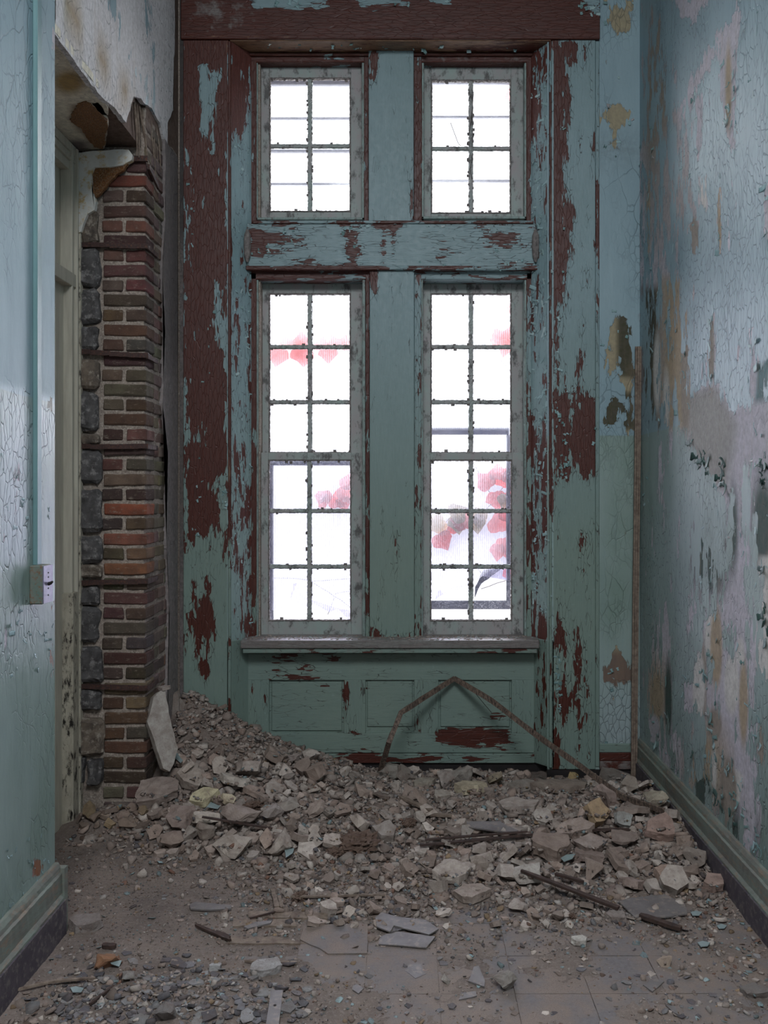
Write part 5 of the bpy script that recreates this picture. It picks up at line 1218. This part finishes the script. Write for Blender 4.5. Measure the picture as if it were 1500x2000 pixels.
sheetpiece('tile_shard', [(689, 1927), (697, 1924), (710, 1932), (700, 1942), (688, 1936)], .006, .004, 'small dark tile shard left of the purple grey one', 'tile', seed=9)
sheetpiece('tile_shard', [(896, 1955), (902, 1940), (920, 1950)], .005, .004, 'little dark triangular shard below the triangular tile shard', 'tile', seed=10)
sheetpiece('tile_shard', [(903, 1941), (930, 1938), (932, 1947), (920, 1950)], .005, .004, 'flat shard touching the little dark triangular one', 'tile', seed=11)
sheetpiece('tile_shard', [(476, 1815), (500, 1806), (532, 1803), (528, 1808), (484, 1820)], .005, .01, 'long bluish tile sliver on the exposed boards', 'tile', seed=12)
sheetpiece('tile_shard', [(370, 1772), (382, 1766), (400, 1768), (452, 1773), (452, 1780), (410, 1782), (372, 1781)], .006, .01, 'long curled grey flake on the dusty floor left of centre', 'flake', seed=13)
sheetpiece('tile_shard', [(1035, 1705), (1060, 1699), (1052, 1715), (1030, 1718)], .005, .008, 'pale shard leaning on the dark lath', 'tile', seed=14)
sheetpiece('tile_shard', [(1255, 1926), (1282, 1914), (1296, 1920), (1275, 1940)], .005, .005, 'grey flake with a notch on the bare floor at lower right', 'flake', seed=15)
sheetpiece('tile_shard', [(1300, 1965), (1318, 1968), (1326, 1985), (1315, 1980)], .005, .005, 'narrow dark flake near the bottom right', 'flake', seed=16)
sheetpiece('wallpaper_flake', [(494, 1580), (506, 1572), (530, 1578), (520, 1592), (500, 1592)], .003, .01, 'pale blue paint sheet flake on the heap left of centre', 'flake', 'groundflake', 17)
for i, (a, b, s_, lb) in enumerate(((345, 1472, 12, 'pale teal paint flake beside the leaning slab'), (415, 1582, 16, 'teal painted flake under the yellowish ribbed block'), (565, 1668, 10, 'teal flake beside the tall craggy lump'), (1285, 1598, 9, 'teal flake near the triangular slab'), (1360, 1790, 11, 'bright teal flake near the right baseboard'), (1410, 1816, 10, 'pale blue flake at the lower right'), (1375, 1850, 12, 'dark teal curled flake at the lower right'), (1110, 1675, 14, 'thin pale teal strip on the brown slabs'), (150, 1940, 14, 'blue painted flake at the bottom left'), (225, 1888, 12, 'pale blue flake beside the rust brown lump'))):
    sheetpiece('paint_flake', [(a - s_, b - s_ * .2), (a - s_ * .2, b - s_ * .5), (a + s_, b - s_ * .2), (a + s_ * .6, b + s_ * .4), (a - s_ * .6, b + s_ * .4)], .002, .012, lb, 'flake', 'groundflake', 60 + i, .002)
# ---- exposed boards
for i, (ol, lb) in enumerate((([(485, 1782), (640, 1785), (640, 1797), (485, 1794)], 'rear exposed floorboard at the gap in the tiles'), ([(455, 1798), (575, 1798), (580, 1812), (455, 1812)], 'middle exposed floorboard at the gap in the tiles'), ([(445, 1832), (545, 1834), (600, 1846), (445, 1846)], 'front exposed floorboard at the gap in the tiles'))):
    sheetpiece('floor_board', ol, .01, .006, lb, 'board', 'oldwood', 80 + i, .001, 'floorboards showing in the tile gap')
# ---- laths and sticks
def stick(name, pa, pb, wpx, lift, label, cat, mat='darkwood', thick=.006, nseg=6, lifts=None, group=None, bend=0):
    a = Vector(ground(*pa)); b = Vector(ground(*pb)); a.z += (lifts or (lift, lift))[0]; b.z += (lifts or (lift, lift))[1]
    w_ = wpx / F * (a.y + b.y) / 2; d = (b - a).normalized(); s_ = d.cross(Vector((0, 0, 1))).normalized(); u = s_.cross(d)
    rr = random.Random(label); cs = []; V_, F_ = [], []
    for k in range(nseg + 1):
        p = a.lerp(b, k / nseg) + u * bend * math.sin(math.pi * k / nseg); ww = w_ * (1 + rr.uniform(-.12, .12)) * (.6 if k in (0, nseg) and rr.random() < .5 else 1)
        for su, sv in ((-1, -1), (1, -1), (1, 1), (-1, 1)): V_.append(tuple(p + s_ * su * ww / 2 + u * sv * thick / 2 + s_ * rr.uniform(-.001, .001)))
    for k in range(nseg):
        for q in range(4): F_.append((k * 4 + q, k * 4 + (q + 1) % 4, k * 4 + 4 + (q + 1) % 4, k * 4 + 4 + q))
    F_.append((3, 2, 1, 0)); F_.append(tuple(nseg * 4 + q for q in range(4)))
    return tag(place(name, V_, F_, M[mat]), label, cat, group)
LG = 'broken wooden laths in the rubble'
stick('wood_lath', (820, 1664), (1040, 1644), 9, .03, 'front one of two dark laths lying together in the heap', 'lath', group=LG)
stick('wood_lath', (830, 1656), (1030, 1640), 7, .034, 'rear one of two dark laths lying together in the heap', 'lath', group=LG)
stick('wood_lath', (1018, 1722), (1208, 1790), 11, .03, 'long dark lath slanting across the right foreground', 'lath', thick=.01, group=LG)
stick('wood_lath', (1250, 1795), (1330, 1822), 14, .014, 'short dark lath end in front of the large dark tile piece', 'lath', thick=.012, group=LG)
stick('wood_lath', (568, 1760), (752, 1756), 6, .016, 'thin pale brown lath lying level in the centre foreground', 'lath', 'oldwood', group=LG)
stick('wood_lath', (395, 1612), (532, 1632), 6, .02, 'thin dark lath on the left slope, ending at the tall craggy lump', 'lath', lifts=(.045, .03), group=LG)
stick('wood_lath', (1110, 1640), (1245, 1632), 9, .022, 'dark lath under the flat layered slab at the right', 'lath', group=LG)
stick('wood_lath', (782, 1570), (842, 1596), 11, .03, 'short broken lath in the middle of the heap', 'lath', 'oldwood', .01, group=LG)
stick('wood_lath', (810, 1598), (882, 1602), 10, .02, 'short split lath just right of the broken one', 'lath', 'oldwood', .01, group=LG)
stick('wood_lath', (382, 1812), (450, 1842), 8, .01, 'split brown splinter on the dusty floor left of centre', 'splinter', 'darkwood', .008)
stick('wood_lath', (420, 1826), (448, 1838), 12, .008, 'thick stub under the split brown splinter', 'splinter', 'darkwood', .012)
stick('wood_stick', (20, 1942), (186, 1916), 6, .008, 'thin brown stick at the lower left edge', 'stick', 'oldwood', bend=.01)
stick('wood_lath', (478, 1880), (580, 1884), 8, .006, 'rusty brown lath pressed in the dust behind the flat grey slab', 'lath', 'oldwood', group=LG)
stick('wood_lath', (532, 1742), (541, 1778), 9, .012, 'pinkish splinter pointing forward near the centre left', 'splinter', 'oldwood')
stick('wood_lath', (545, 1756), (551, 1780), 7, .012, 'small splinter right of the pinkish one', 'splinter', 'oldwood')
stick('wood_lath', (488, 1800), (536, 1788), 3, .012, 'thin splinter crossing the exposed boards', 'splinter', 'darkwood')
stick('wood_lath', (175, 1968), (222, 1932), 5, .01, 'dark sliver at the bottom left among grey shards', 'splinter', 'darkwood')
stick('wood_lath', (1085, 1722), (1140, 1738), 8, .03, 'dark stub of lath behind the long one', 'lath', 'darkwood', .01, group=LG)
# flat plate with a hole at the bottom
yy0 = ground(545, 1998)[1]
hp = empty('metal_strip', ground(540, 1985), 'flat grey brown metal strip with a round hole at the bottom edge', 'strip')
a_, b_ = Vector(ground(530, 2030)), Vector(ground(541, 1947)); d_ = (b_ - a_).normalized(); s_ = Vector((d_.y, -d_.x, 0)); cw = .018
v, f = hexa([tuple(p + Vector((0, 0, zz))) for zz in (.016, .020) for p in (a_ - s_ * cw, a_ + s_ * cw, b_ - s_ * cw, b_ + s_ * cw)], .03)
place('strip', v, f, M['slate'], hp)
hc = a_.lerp(b_, .62)
place('hole', *tube([hc + Vector((0, 0, .012)), hc + Vector((0, 0, .0212))], .0042, 12), M['dark'], hp)
# rusty tube piece
cyl = stick('rolled_scrap', (200, 1851), (226, 1853), 12, .008, 'small brown rolled scrap beside the grey shards, lower left', 'scrap', 'darkwood', .012)
# rust brown clods
for i, (a, b, wd, lb) in enumerate(((490, 1588, 60, 'rust brown fibrous clod behind the boulder'), (700, 1660, 90, 'largest rust brown clod in the middle of the heap'), (655, 1672, 46, 'rust brown clod left of the largest one'), (585, 1757, 40, 'orange brown crumbly clod at the left end of the thin pale lath'), (800, 1612, 36, 'rusty clod beside the short split lath'), (1118, 1792, 22, 'small orange clod near the long dark lath'))):
    x, y, z = ground(a, b); r = wd / 2 / F * y
    bm = bmesh.new(); bmesh.ops.create_icosphere(bm, subdivisions=4, radius=r)
    for v in bm.verts:
        n_ = v.co.normalized(); dd = mnoise.noise(v.co / r * 4 + Vector((i * 3, 0, 0))) * .35 + mnoise.noise(v.co / r * 11) * .3
        v.co = n_ * r * (.8 + dd); v.co.z *= .42; v.co.y *= .8
    me = bpy.data.meshes.new('dirt_clod'); bm.to_mesh(me); bm.free()
    add_piece('dirt_clod', me, a, b, (90, 66, 52), lb, 'clod', None, (0, 0), .3 * i, .35, r, 'clod', False)

# ---- leaning bent trim strip and upright lath
sp = [ground(737, 1524), P(760, 1450, 4.62), P(783, 1392, 4.72), P(835, 1358, 4.84), P(888, 1325, 4.935)]
sp2 = [P(888, 1325, 4.935), P(960, 1368, 4.80), P(1040, 1430, 4.62), P(1130, 1494, 4.42), P(1215, 1556, 4.22)]
e_ = ground(1300, 1590); sp2.append((e_[0], e_[1], e_[2] + .01))
def strip_along(pts, w_, t_, seed):
    r = random.Random(seed); V_, F_ = [], []; P_ = [Vector(p) for p in pts]
    full = []
    for a, b in zip(P_[:-1], P_[1:]):
        for k in range(4): full.append(a.lerp(b, k / 4))
    full.append(P_[-1])
    for i, p in enumerate(full):
        d = (full[min(i + 1, len(full) - 1)] - full[max(0, i - 1)]).normalized(); s_ = d.cross(Vector((0, 1, .2))).normalized(); u = s_.cross(d)
        for su, sv in ((-1, -1), (1, -1), (1, 1), (-1, 1)): V_.append(tuple(p + s_ * su * w_ / 2 * r.uniform(.85, 1.1) + u * sv * t_ / 2))
    n = len(full)
    for k in range(n - 1):
        for q in range(4): F_.append((k * 4 + q, k * 4 + (q + 1) % 4, k * 4 + 4 + (q + 1) % 4, k * 4 + 4 + q))
    F_.append((3, 2, 1, 0)); F_.append(tuple((n - 1) * 4 + q for q in range(4))); return V_, F_
tr = empty('bent_trim_strip', sp[0], 'thin broken trim strip folded in an arch, leaning on the apron', 'strip')
M['flecked'] = simple('flecked_strip_paint', (132, 112, 98), (52, 40, 36), (90, 90, 30), .75, .5, .002, (30, 26, 25))
place('short_arm', *strip_along(sp, .027, .009, 1), M['flecked'], tr); place('long_arm', *strip_along(sp2, .027, .009, 2), M['flecked'], tr)
place('torn_fibre', *tube([P(888, 1325, 4.93), P(925, 1350, 4.9), P(960, 1392, 4.88)], .0015, 4), M['darkwood'], tr)
ul = empty('corner_lath', ground(1239, 1535), 'weathered wooden lath standing upright in the right corner', 'lath')
for k, (dx, ww) in enumerate(((-.011, .010), (0, .010), (.011, .010))):
    pts = [Vector(P(1238, 1536, YC - .06)) + Vector((dx, 0, 0)), Vector(P(1241, 1200, YC - .045)) + Vector((dx, 0, 0)), Vector(P(1245, 900, YC - .03)) + Vector((dx, 0, 0)), Vector(P(1246.5, 677, YC - .015)) + Vector((dx, 0, 0))]
    place('slat', *strip_along(pts, ww, .012 + (k == 1) * .004, 5 + k), M['oldwood'], ul)

# ---- electrical box and conduit on the near left wall
sb = empty('switch_box', PXW(72, 1178, XL), 'small grey green surface switch box on the near left wall', 'switch')
def wy(px): return -XL * F / (CX - px)
ya, yb = wy(57), wy(57) + .075
zb0, zb1 = ZZ(1178, (ya + yb) / 2), ZZ(1103, (ya + yb) / 2)
v, f = hexa(box8(XL, XL + .042, ya, yb, zb0, zb1), .02); o = place('box', v, f, M['boxpaint'], sb); bv = o.modifiers.new('e', 'BEVEL'); bv.width = .003; bv.limit_method = 'ANGLE'
v, f = hexa(box8(XL + .042, XL + .045, ya + .003, yb + .004, zb0 + .002, zb1 - .002)); pl_ = place('cover_plate', v, f, M['metalplate'], sb); tag(pl_, 'purple grey steel cover plate')
zc = (zb0 + zb1) / 2; yc = (ya + yb) / 2 + .002
place('toggle', *tube([(XL + .045, yc, zc), (XL + .054, yc, zc + .003), (XL + .060, yc, zc + .008)], [.006, .005, .003], 8), M['dark'], sb)
for dz in (-.036, .036, -.014, .022): place('screw', *tube([(XL + .045, yc, zc + dz), (XL + .0465, yc, zc + dz)], .0028, 8), M['dark'], sb)
yk = wy(63)
v, f = hexa(box8(XL, XL + .016, yk, yk + .038, zb1 - .002, 4.74), .1); o = place('surface_conduit', v, f, M['conduit']); bv = o.modifiers.new('e', 'BEVEL'); bv.width = .003; bv.limit_method = 'ANGLE'
tag(o, 'painted raceway running up the near left wall from the switch box', 'conduit')

# ---- mid-size pieces: the three hundred that show largest, one object each
rq = random.Random(21)
pm = [slab_mesh('plaster_piece', 1, q, n, 500 + i, .9, 2, a) for i, (q, n, a) in enumerate(((.5, 5, 1), (.4, 6, 1.1), (.6, 5, 1.05), (.35, 7, 1.15), (.7, 6, .95), (.45, 5, 1.2), (.55, 8, 1.0), (.3, 6, 1.1), (.5, 4, 1.05), (.65, 7, 1.1), (.4, 5, 1.25), (.8, 6, 1)))] + [chunk_mesh('plaster_piece', .9, 540 + i, 1) for i in range(7)]
for q in pm: q.materials.append(M['rubble'])
sm_ = [slab_mesh('slate_shard', 1, q, n, 600 + i, .7, 1, a) for i, (q, n, a) in enumerate(((.16, 4, 1.1), (.2, 5, 1.2), (.14, 6, 1), (.25, 5, 1.1), (.18, 7, 1.2), (.3, 4, 1)))]
for q in sm_: q.materials.append(M['rubble'])
def far_from_used(px, py, rpx):
    return all((px - a) ** 2 + ((py - b) * 1.5) ** 2 > ((rpx + r) * .62) ** 2 for a, b, r in used)
zones = [
 ('g1', 70, (300, 620, 1480, 1680), (11, 30), 'pale plaster fragment lying on the left slope of the heap', 'plaster fragments on the left slope', PL, 'p'),
 ('g2', 75, (600, 960, 1510, 1720), (11, 30), 'plaster fragment in the middle of the heap below the windows', 'plaster fragments in the middle of the heap', PL, 'p'),
 ('g3', 70, (940, 1370, 1520, 1740), (12, 34), 'plaster fragment at the right side of the heap', 'plaster fragments at the right of the heap', PL, 'p'),
 ('g4', 65, (560, 1150, 1690, 1815), (9, 22), 'loose plaster fragment in front of the heap on thinner dust', 'plaster fragments before the heap', PL, 'p'),
 ('g5', 140, (110, 600, 1850, 2000), (9, 22), 'grey shard in the drift of shards at the lower left', 'grey shards at the lower left', GR + [(140, 138, 136)], 's'),
 ('g6', 90, (700, 1480, 1780, 1990), (5, 13), 'small loose shard scattered on the bare right foreground floor', 'loose shards on the right foreground', GR + PL + OD[:2], 's'),
 ('g7', 18, (130, 300, 1490, 1620), (11, 24), 'dusty lump at the foot of the brick pier', 'lumps at the foot of the pier', [(140, 122, 108), (120, 104, 94), (150, 130, 100)], 'p'),
 ('g8', 40, (130, 560, 1640, 1830), (5, 9), 'tiny chip on the swept dusty floor at the left', 'chips on the dusty left floor', PL + GR, 's'),
]
auto = []
for key, n, (a0, a1, b0, b1), (s0, s1), lab, grp, cols, kd in zones:
    k = 0; tries = 0
    while k < n and tries < n * 30:
        tries += 1
        px, py = rq.uniform(a0, a1), rq.uniform(b0, b1); s = s0 + (s1 - s0) * rq.random() ** 1.7
        x, y, z = ground(px, py); r = s / F * y
        if not inside(x, y, r) : continue
        if key in ('g1', 'g2', 'g3') and rq.random() > float(d_heap(np.array([x]), np.array([y]))[0]) + .1: continue
        if key == 'g5' and rq.random() > 1.3 * math.exp(-(((x + .72) / .42) ** 2 + ((y - 2.68) / .18) ** 2)): continue
        if not far_from_used(px, py, s): continue
        me = rq.choice(pm if kd == 'p' else sm_)
        o = bpy.data.objects.new('plaster_piece' if kd == 'p' else 'grey_shard', me); COL.objects.link(o)
        c_ = rq.choice(cols); c_ = tuple(min(255, int(q * 1.06)) for q in c_); j = rq.uniform(.82, 1.12); o.color = lin(tuple(min(255, q * j) for q in c_))
        tl = .28 if kd == 'p' else .10
        N_ = hslope(x, y, max(.03, r)); Rm = Vector((0, 0, 1)).rotation_difference(N_).to_matrix() @ Euler((rq.gauss(0, tl), rq.gauss(0, tl), rq.uniform(0, 6.28))).to_matrix()
        zz = [(Rm @ v.co).z for v in me.vertices]
        o.rotation_euler = Rm.to_euler(); o.scale = (r, r, r); o.location = (x, y, z - min(zz) * r * .75)
        auto.append((o, px, py, s, c_, kd, grp, z)); used.append((px, py, s * .8)); bumpH(x, y, r * .6, z + (max(zz) - min(zz)) * r * .45); k += 1
# every fragment is told apart by its look and the nearest thing one can find
CUT = set('at right left overhanging on beside behind lying standing against in tipped leaning with wedged under between below tilted sloping resting crossing near touching alone just slanting showing pressed pointing ending and among rear of ,'.split())
def short(l):
    out = []
    for w_ in l.replace(',', ' ,').split():
        if len(out) > 1 and w_ in CUT: break
        if w_ != ',': out.append(w_)
    return ' '.join(out[:6])
anch = []
for (px, py, wd, th, kd, asp_, tl, rz, c_, lb) in heroes: anch.append((short(lb), px, py))
anch += [('tall leaning slab', 315, 1430), ('foot of the bent strip', 738, 1518), ('largest rust brown clod', 700, 1660), ('pair of dark laths', 930, 1654), ('long dark lath', 1110, 1755), ('loose whole floor tile', 655, 1838), ('curled broken tile', 795, 1825), ('large dark tile piece', 1275, 1776), ('thin pale lath', 660, 1758), ('exposed floorboards', 540, 1810), ('split brown splinter', 415, 1826), ('left baseboard corner', 125, 1800), ('metal strip with a hole', 540, 1975), ('purple grey tile shard', 810, 1900), ('triangular tile shard', 930, 1910), ('foot of the brick pier', 240, 1480), ('right casing foot', 1120, 1500), ('thin brown stick', 100, 1930), ('curled grey flake', 410, 1775), ('upright corner lath', 1239, 1530), ('apron base', 650, 1490)]
cnt = {}
for a_ in anch: cnt[a_[0]] = cnt.get(a_[0], 0) + 1
anch = [a_ for a_ in anch if cnt[a_[0]] == 1]
taken = set()
for o, px, py, s_, c_, kd, grp, z in auto:
    sizes = 'large' if s_ > 20 else 'mid-sized' if s_ > 13 else 'small'
    r_, g_, b_ = c_; lum = (r_ + g_ + b_) / 3
    hue = ('pale ' if lum > 148 else 'dark ' if lum < 112 else '') + ('grey' if r_ - b_ < 10 else 'brown' if lum < 135 else 'tan' if r_ - b_ > 30 else 'buff')
    noun = 'shard' if kd == 's' else 'plaster fragment'
    order = sorted(anch, key=lambda a_: (a_[1] - px) ** 2 + (a_[2] - py) ** 2)
    done_ = False
    for wd_ in ('just', 'a little', 'further'):
        for a_ in order[:16]:
            dx, dy = px - a_[1], (py - a_[2]) * 1.4
            dr = ('right of' if dx > 0 else 'left of') if abs(dx) > abs(dy) else ('in front of' if dy > 0 else 'behind')
            dist = math.hypot(dx, dy); dw = 'close' if dist < 45 else 'a little' if dist < 100 else 'well'
            lb_ = '%s %s %s %s %s the %s' % (sizes, hue, noun, dw, dr, a_[0])
            if lb_ not in taken and len(lb_.split()) <= 16: done_ = True; break
        if done_: break
    taken.add(lb_); tag(o, lb_.replace('close right', 'close right').replace('close in front', 'right in front'), 'fragment', grp)
# finer layers over the bed
scatter('gravel', 'small plaster and tile chips scattered over the floor and heap', 15000, d_mid, lambda r, n, x, y: np.clip(r.lognormal(-5.05, .45, n), .003, .016), prot_s + prot_c + prot_f, PL + PL + GR + OD[:4], .35, 33, .5)
scatter('shard_drift', 'drift of small broken grey shards at the lower left', 1500, lambda x, y: np.exp(-(((x + .75) / .36) ** 2 + ((y - 2.70) / .13) ** 2)) + .25 * np.exp(-(((x + .05) / .5) ** 2 + ((y - 3.35) / .16) ** 2)), lambda r, n, x, y: np.clip(r.lognormal(-4.35, .35, n), .007, .026), prot_s + prot_f, GR + GR + PL, .3, 38, .4)
scatter('grit', 'fine grit over the whole floor', 36000, d_all, lambda r, n, x, y: np.clip(r.lognormal(-6.0, .4, n), .0012, .006), prot_s[:3] + prot_f, PL + GR + OD, .3, 34, .8)
scatter('paint_chips', 'thin paint chips strewn on the floor', 1600, lambda x, y: np.clip(.25 + .8 * np.exp(-((x - 1.0) / .25) ** 2), 0, 1), lambda r, n, x, y: np.clip(r.lognormal(-4.9, .4, n), .004, .018), prot_f, OD + GR + [(150, 170, 172)] * 3, .25, 35, .6)
# litter on the sill
r = np.random.RandomState(8); cs = []
for k in range(420):
    x = r.uniform(XX(480, 4.9), XX(1045, 4.9)); y = r.uniform(4.86, 5.02) ; s = r.uniform(.002, .010); z = ZZ(1251, YC - .012) + .001
    a = r.uniform(0, 3.14); dx, dy = math.cos(a) * s, math.sin(a) * s * .7; t_ = r.uniform(.001, .004)
    cs.append([(x - dx, y - dy, z), (x + dy, y - dx * .6, z), (x - dy, y + dx * .6, z), (x + dx, y + dy, z), (x - dx, y - dy, z + t_), (x + dy, y - dx * .6, z + t_ * .5), (x - dy, y + dx * .6, z + t_), (x + dx, y + dy, z + t_)])
v, f = join_hexas(cs); tint = np.repeat(np.array([lin(PL[q % 6] if q % 5 else (178, 190, 188)) for q in range(420)]), len(v) // 420, 0)
tag(place('sill_litter', v, f, M['rubble_a'], None, attr={'tint': tint}), 'flakes and dust lying on the window sill', 'litter', kind='stuff')

# ---- curled paint flakes hanging off the painted surfaces
def flake_mesh(seed):
    q = random.Random(seed); nu, nv = 3, 4; V_ = []; cu = q.uniform(.5, 1.6); jag = [q.uniform(.25, 1.15) for _ in range(nv + 1)]
    for s_ in (0, .035):
        for j in range(nv + 1):
            for i in range(nu + 1):
                u = (i / nu - .5) * jag[j]; v = j / nv
                a = v * cu
                V_.append((u * .8, -(1 - math.cos(a)) / cu * .9 - s_, -math.sin(a) / cu + (0 if s_ == 0 else .0)))
    n = (nu + 1) * (nv + 1); F_ = []
    I = lambda i, j, o_: o_ + j * (nu + 1) + i
    for j in range(nv):
        for i in range(nu):
            F_.append((I(i, j, 0), I(i, j + 1, 0), I(i + 1, j + 1, 0), I(i + 1, j, 0))); F_.append((I(i, j, n), I(i + 1, j, n), I(i + 1, j + 1, n), I(i, j + 1, n)))
    per = [I(i, 0, 0) for i in range(nu + 1)] + [I(nu, j, 0) for j in range(1, nv + 1)] + [I(i, nv, 0) for i in range(nu - 1, -1, -1)] + [I(0, j, 0) for j in range(nv - 1, 0, -1)]
    for a, b in zip(per, per[1:] + per[:1]): F_.append((a, b, b + n, a + n))
    m_ = new_mesh('paint_flake', V_, F_); m_.polygons.foreach_set('use_smooth', [True] * len(m_.polygons)); m_.materials.append(M['flake']); return m_
t = NT('paint_flake'); M['flake'] = t.done(t.n('ShaderNodeObjectInfo').outputs['Color'], .5)
fm = [flake_mesh(i) for i in range(9)]
def flakes(parent, n, pick, normal, size, cols, seed, stretch=1.4):
    q = random.Random(seed); base = wloc(parent); N_ = Vector(normal).normalized(); rz0 = math.atan2(N_.y, N_.x) + math.pi / 2
    for _ in range(n):
        p = pick(q)
        if p is None: continue
        o = bpy.data.objects.new('paint_flake', q.choice(fm)); COL.objects.link(o); o.parent = parent
        o.location = Vector(p) + N_ * .0005 - base; s = q.uniform(*size)
        o.scale = (s, s * q.uniform(.4, 1.0), s * q.uniform(.8, stretch)); o.rotation_euler = Euler((0, q.choice((0, 0, math.pi, math.pi / 2, -math.pi / 2)) + q.uniform(-.5, .5), rz0)); o.color = lin(q.choice(cols))
obj = {o.get('label', ''): o for o in bpy.data.objects if o.parent is None}
TE = [(128, 156, 158), (118, 146, 146), (146, 168, 168), (104, 134, 132)]
def edges_px(polys, Yp, jit=4):
    def pick(q):
        pl_ = q.choice(polys); i = q.randrange(len(pl_)); a = pl_[i]; b = pl_[(i + 1) % len(pl_)]; t_ = q.random()
        return P(a[0] + (b[0] - a[0]) * t_ + q.uniform(-jit, jit), a[1] + (b[1] - a[1]) * t_ + q.uniform(-jit, jit), Yp)
    return pick
flakes(obj['left window casing, red brown above and teal below'], 34, edges_px([[(400, 560), (412, 600), (405, 700), (400, 800), (398, 950), (380, 1060)], [(365, 320), (384, 420), (368, 520)], [(430, 930), (446, 1000)]], YC, 6), (0, -1, 0), (.010, .022), TE, 1)
flakes(obj['right window casing, teal with a torn red brown strip beside the windows'], 56, edges_px([[(1108, 90), (1100, 200), (1095, 330), (1108, 400), (1102, 520), (1090, 600), (1085, 690), (1096, 760), (1140, 775), (1162, 800), (1162, 900), (1130, 925)], [(1085, 780), (1100, 935), (1112, 880)], [(1090, 1280), (1092, 1400)]], YC, 4), (0, -1, 0), (.010, .026), TE, 2)
flakes(obj['broad teal transom beam between upper and tall windows'], 70, edges_px([[(490, 500), (530, 482), (590, 470), (560, 450)], [(670, 440), (682, 510), (700, 450)], [(955, 450), (1010, 440), (1022, 500), (990, 510), (962, 480)], [(500, 518), (1035, 520)], [(560, 436), (900, 437)]], YW - .045, 6), (0, -1, 0), (.009, .022), TE + [(170, 182, 182)], 3)
rn = Vector((XX(1036, YW) - XX(1075, YC), YW - YC, 0)); rnn = Vector((-rn.y, rn.x, 0)).normalized()
if rnn.x > 0: rnn = -rnn
ln_ = Vector((XX(492, YW) - XX(450, YC), YW - YC, 0)); lnn = Vector((ln_.y, -ln_.x, 0)).normalized()
def on_reveal(xf, xb, z0, z1):
    def pick(q):
        t_ = q.uniform(.05, .95); return (xf + (xb - xf) * t_, YC + (YW - YC) * t_, q.uniform(z0, z1))
    return pick
RL = [(150, 176, 178), (138, 162, 162), (168, 188, 188)]
flakes(obj['right splayed window reveal, teal paint curling off in strips'], 230, on_reveal(XX(1075, YC), XX(1036, YW), .8, 3.8), rnn, (.008, .026), RL, 4, 2.6)
flakes(obj['left splayed window reveal in light teal paint, brown at the top'], 120, on_reveal(XX(450, YC), XX(492, YW), .8, 3.4), lnn, (.007, .018), RL, 5, 2.0)
flakes(obj['red brown window head board with grey dust and last scraps of teal paint'], 22, edges_px([[(700, 5), (800, 15), (880, 8)], [(500, 5), (620, 8)], [(1130, 10), (1165, 30)]], YC - .012, 7), (0, -1, 0), (.012, .03), TE, 6)
flakes(obj['stained bare wood soffit over the upper windows'], 26, lambda q: (q.uniform(-.8, .6), q.uniform(YC + .03, YW - .02), zt - .001), (0, -1, 0), (.012, .03), TE + [(176, 180, 178)], 7)
def right_edges(polys, jit):
    def pick(q):
        pl_ = q.choice(polys); i = q.randrange(len(pl_)); a = pl_[i]; b = pl_[(i + 1) % len(pl_)]; t_ = q.random()
        return PXW(a[0] + (b[0] - a[0]) * t_ + q.uniform(-jit, jit), a[1] + (b[1] - a[1]) * t_ + q.uniform(-jit, jit), XR)
    return pick
DK = [(58, 84, 78), (70, 96, 92), (50, 74, 70)]
flakes(wr, 150, right_edges([[q_ for q_ in s_[0]] for s_ in wr_w if s_[0][0] != 'e'], 5), (-1, 0, 0), (.012, .032), TE + [(150, 172, 176)], 8, 2.0)
flakes(wr, 60, right_edges([[(1372, 890), (1385, 930), (1420, 950), (1405, 900)], [(1485, 880), (1500, 930), (1490, 950)], [(1345, 860), (1372, 900)], [(1490, 1100), (1500, 1250)], [(1350, 1470), (1400, 1560), (1440, 1620)]], 6), (-1, 0, 0), (.02, .05), DK, 9)
flakes(wr, 140, lambda q: PXW(q.uniform(1265, 1500), q.uniform(0, 1600), XR), (-1, 0, 0), (.006, .016), TE + [(150, 166, 172), (168, 162, 160)], 20, 2.6)
flakes(wr, 80, right_edges([[(1260, 100), (1275, 400), (1262, 700)], [(1300, 600), (1330, 760)], [(1370, 1300), (1400, 1560)], [(1440, 1560), (1490, 1680)]], 14), (-1, 0, 0), (.010, .024), TE + [(150, 150, 152)], 10, 2.2)
flakes(wb, 22, lambda q: P(q.uniform(1180, 1240), q.choice((q.uniform(600, 760), q.uniform(1260, 1480), q.uniform(0, 320))), YC + .012), (0, -1, 0), (.012, .03), TE + [(150, 146, 144)], 11)
flakes(wl, 60, lambda q: (XL, wy(q.uniform(2, 104)), ZZ(q.choice((q.uniform(880, 1080), q.uniform(1180, 1320), q.uniform(1600, 1720))), 3.0)), (1, 0, 0), (.008, .02), [(150, 170, 176), (134, 156, 160), (118, 142, 142)], 12)
# a few threads of cobweb and dead twig in the upper windows
tw = empty('dead_twig', P(905, 310, 5.055), 'dry twig caught on the middle bar of the upper right window', 'twig')
for pts in ([(925, 180), (921, 230), (916, 260)], [(924, 300), (918, 330), (922, 350)], [(880, 240), (895, 280), (900, 285)]): place('stem', *tube([P(a, b, 5.05) for a, b in pts], .0016, 4), M['darkwood'], tw)
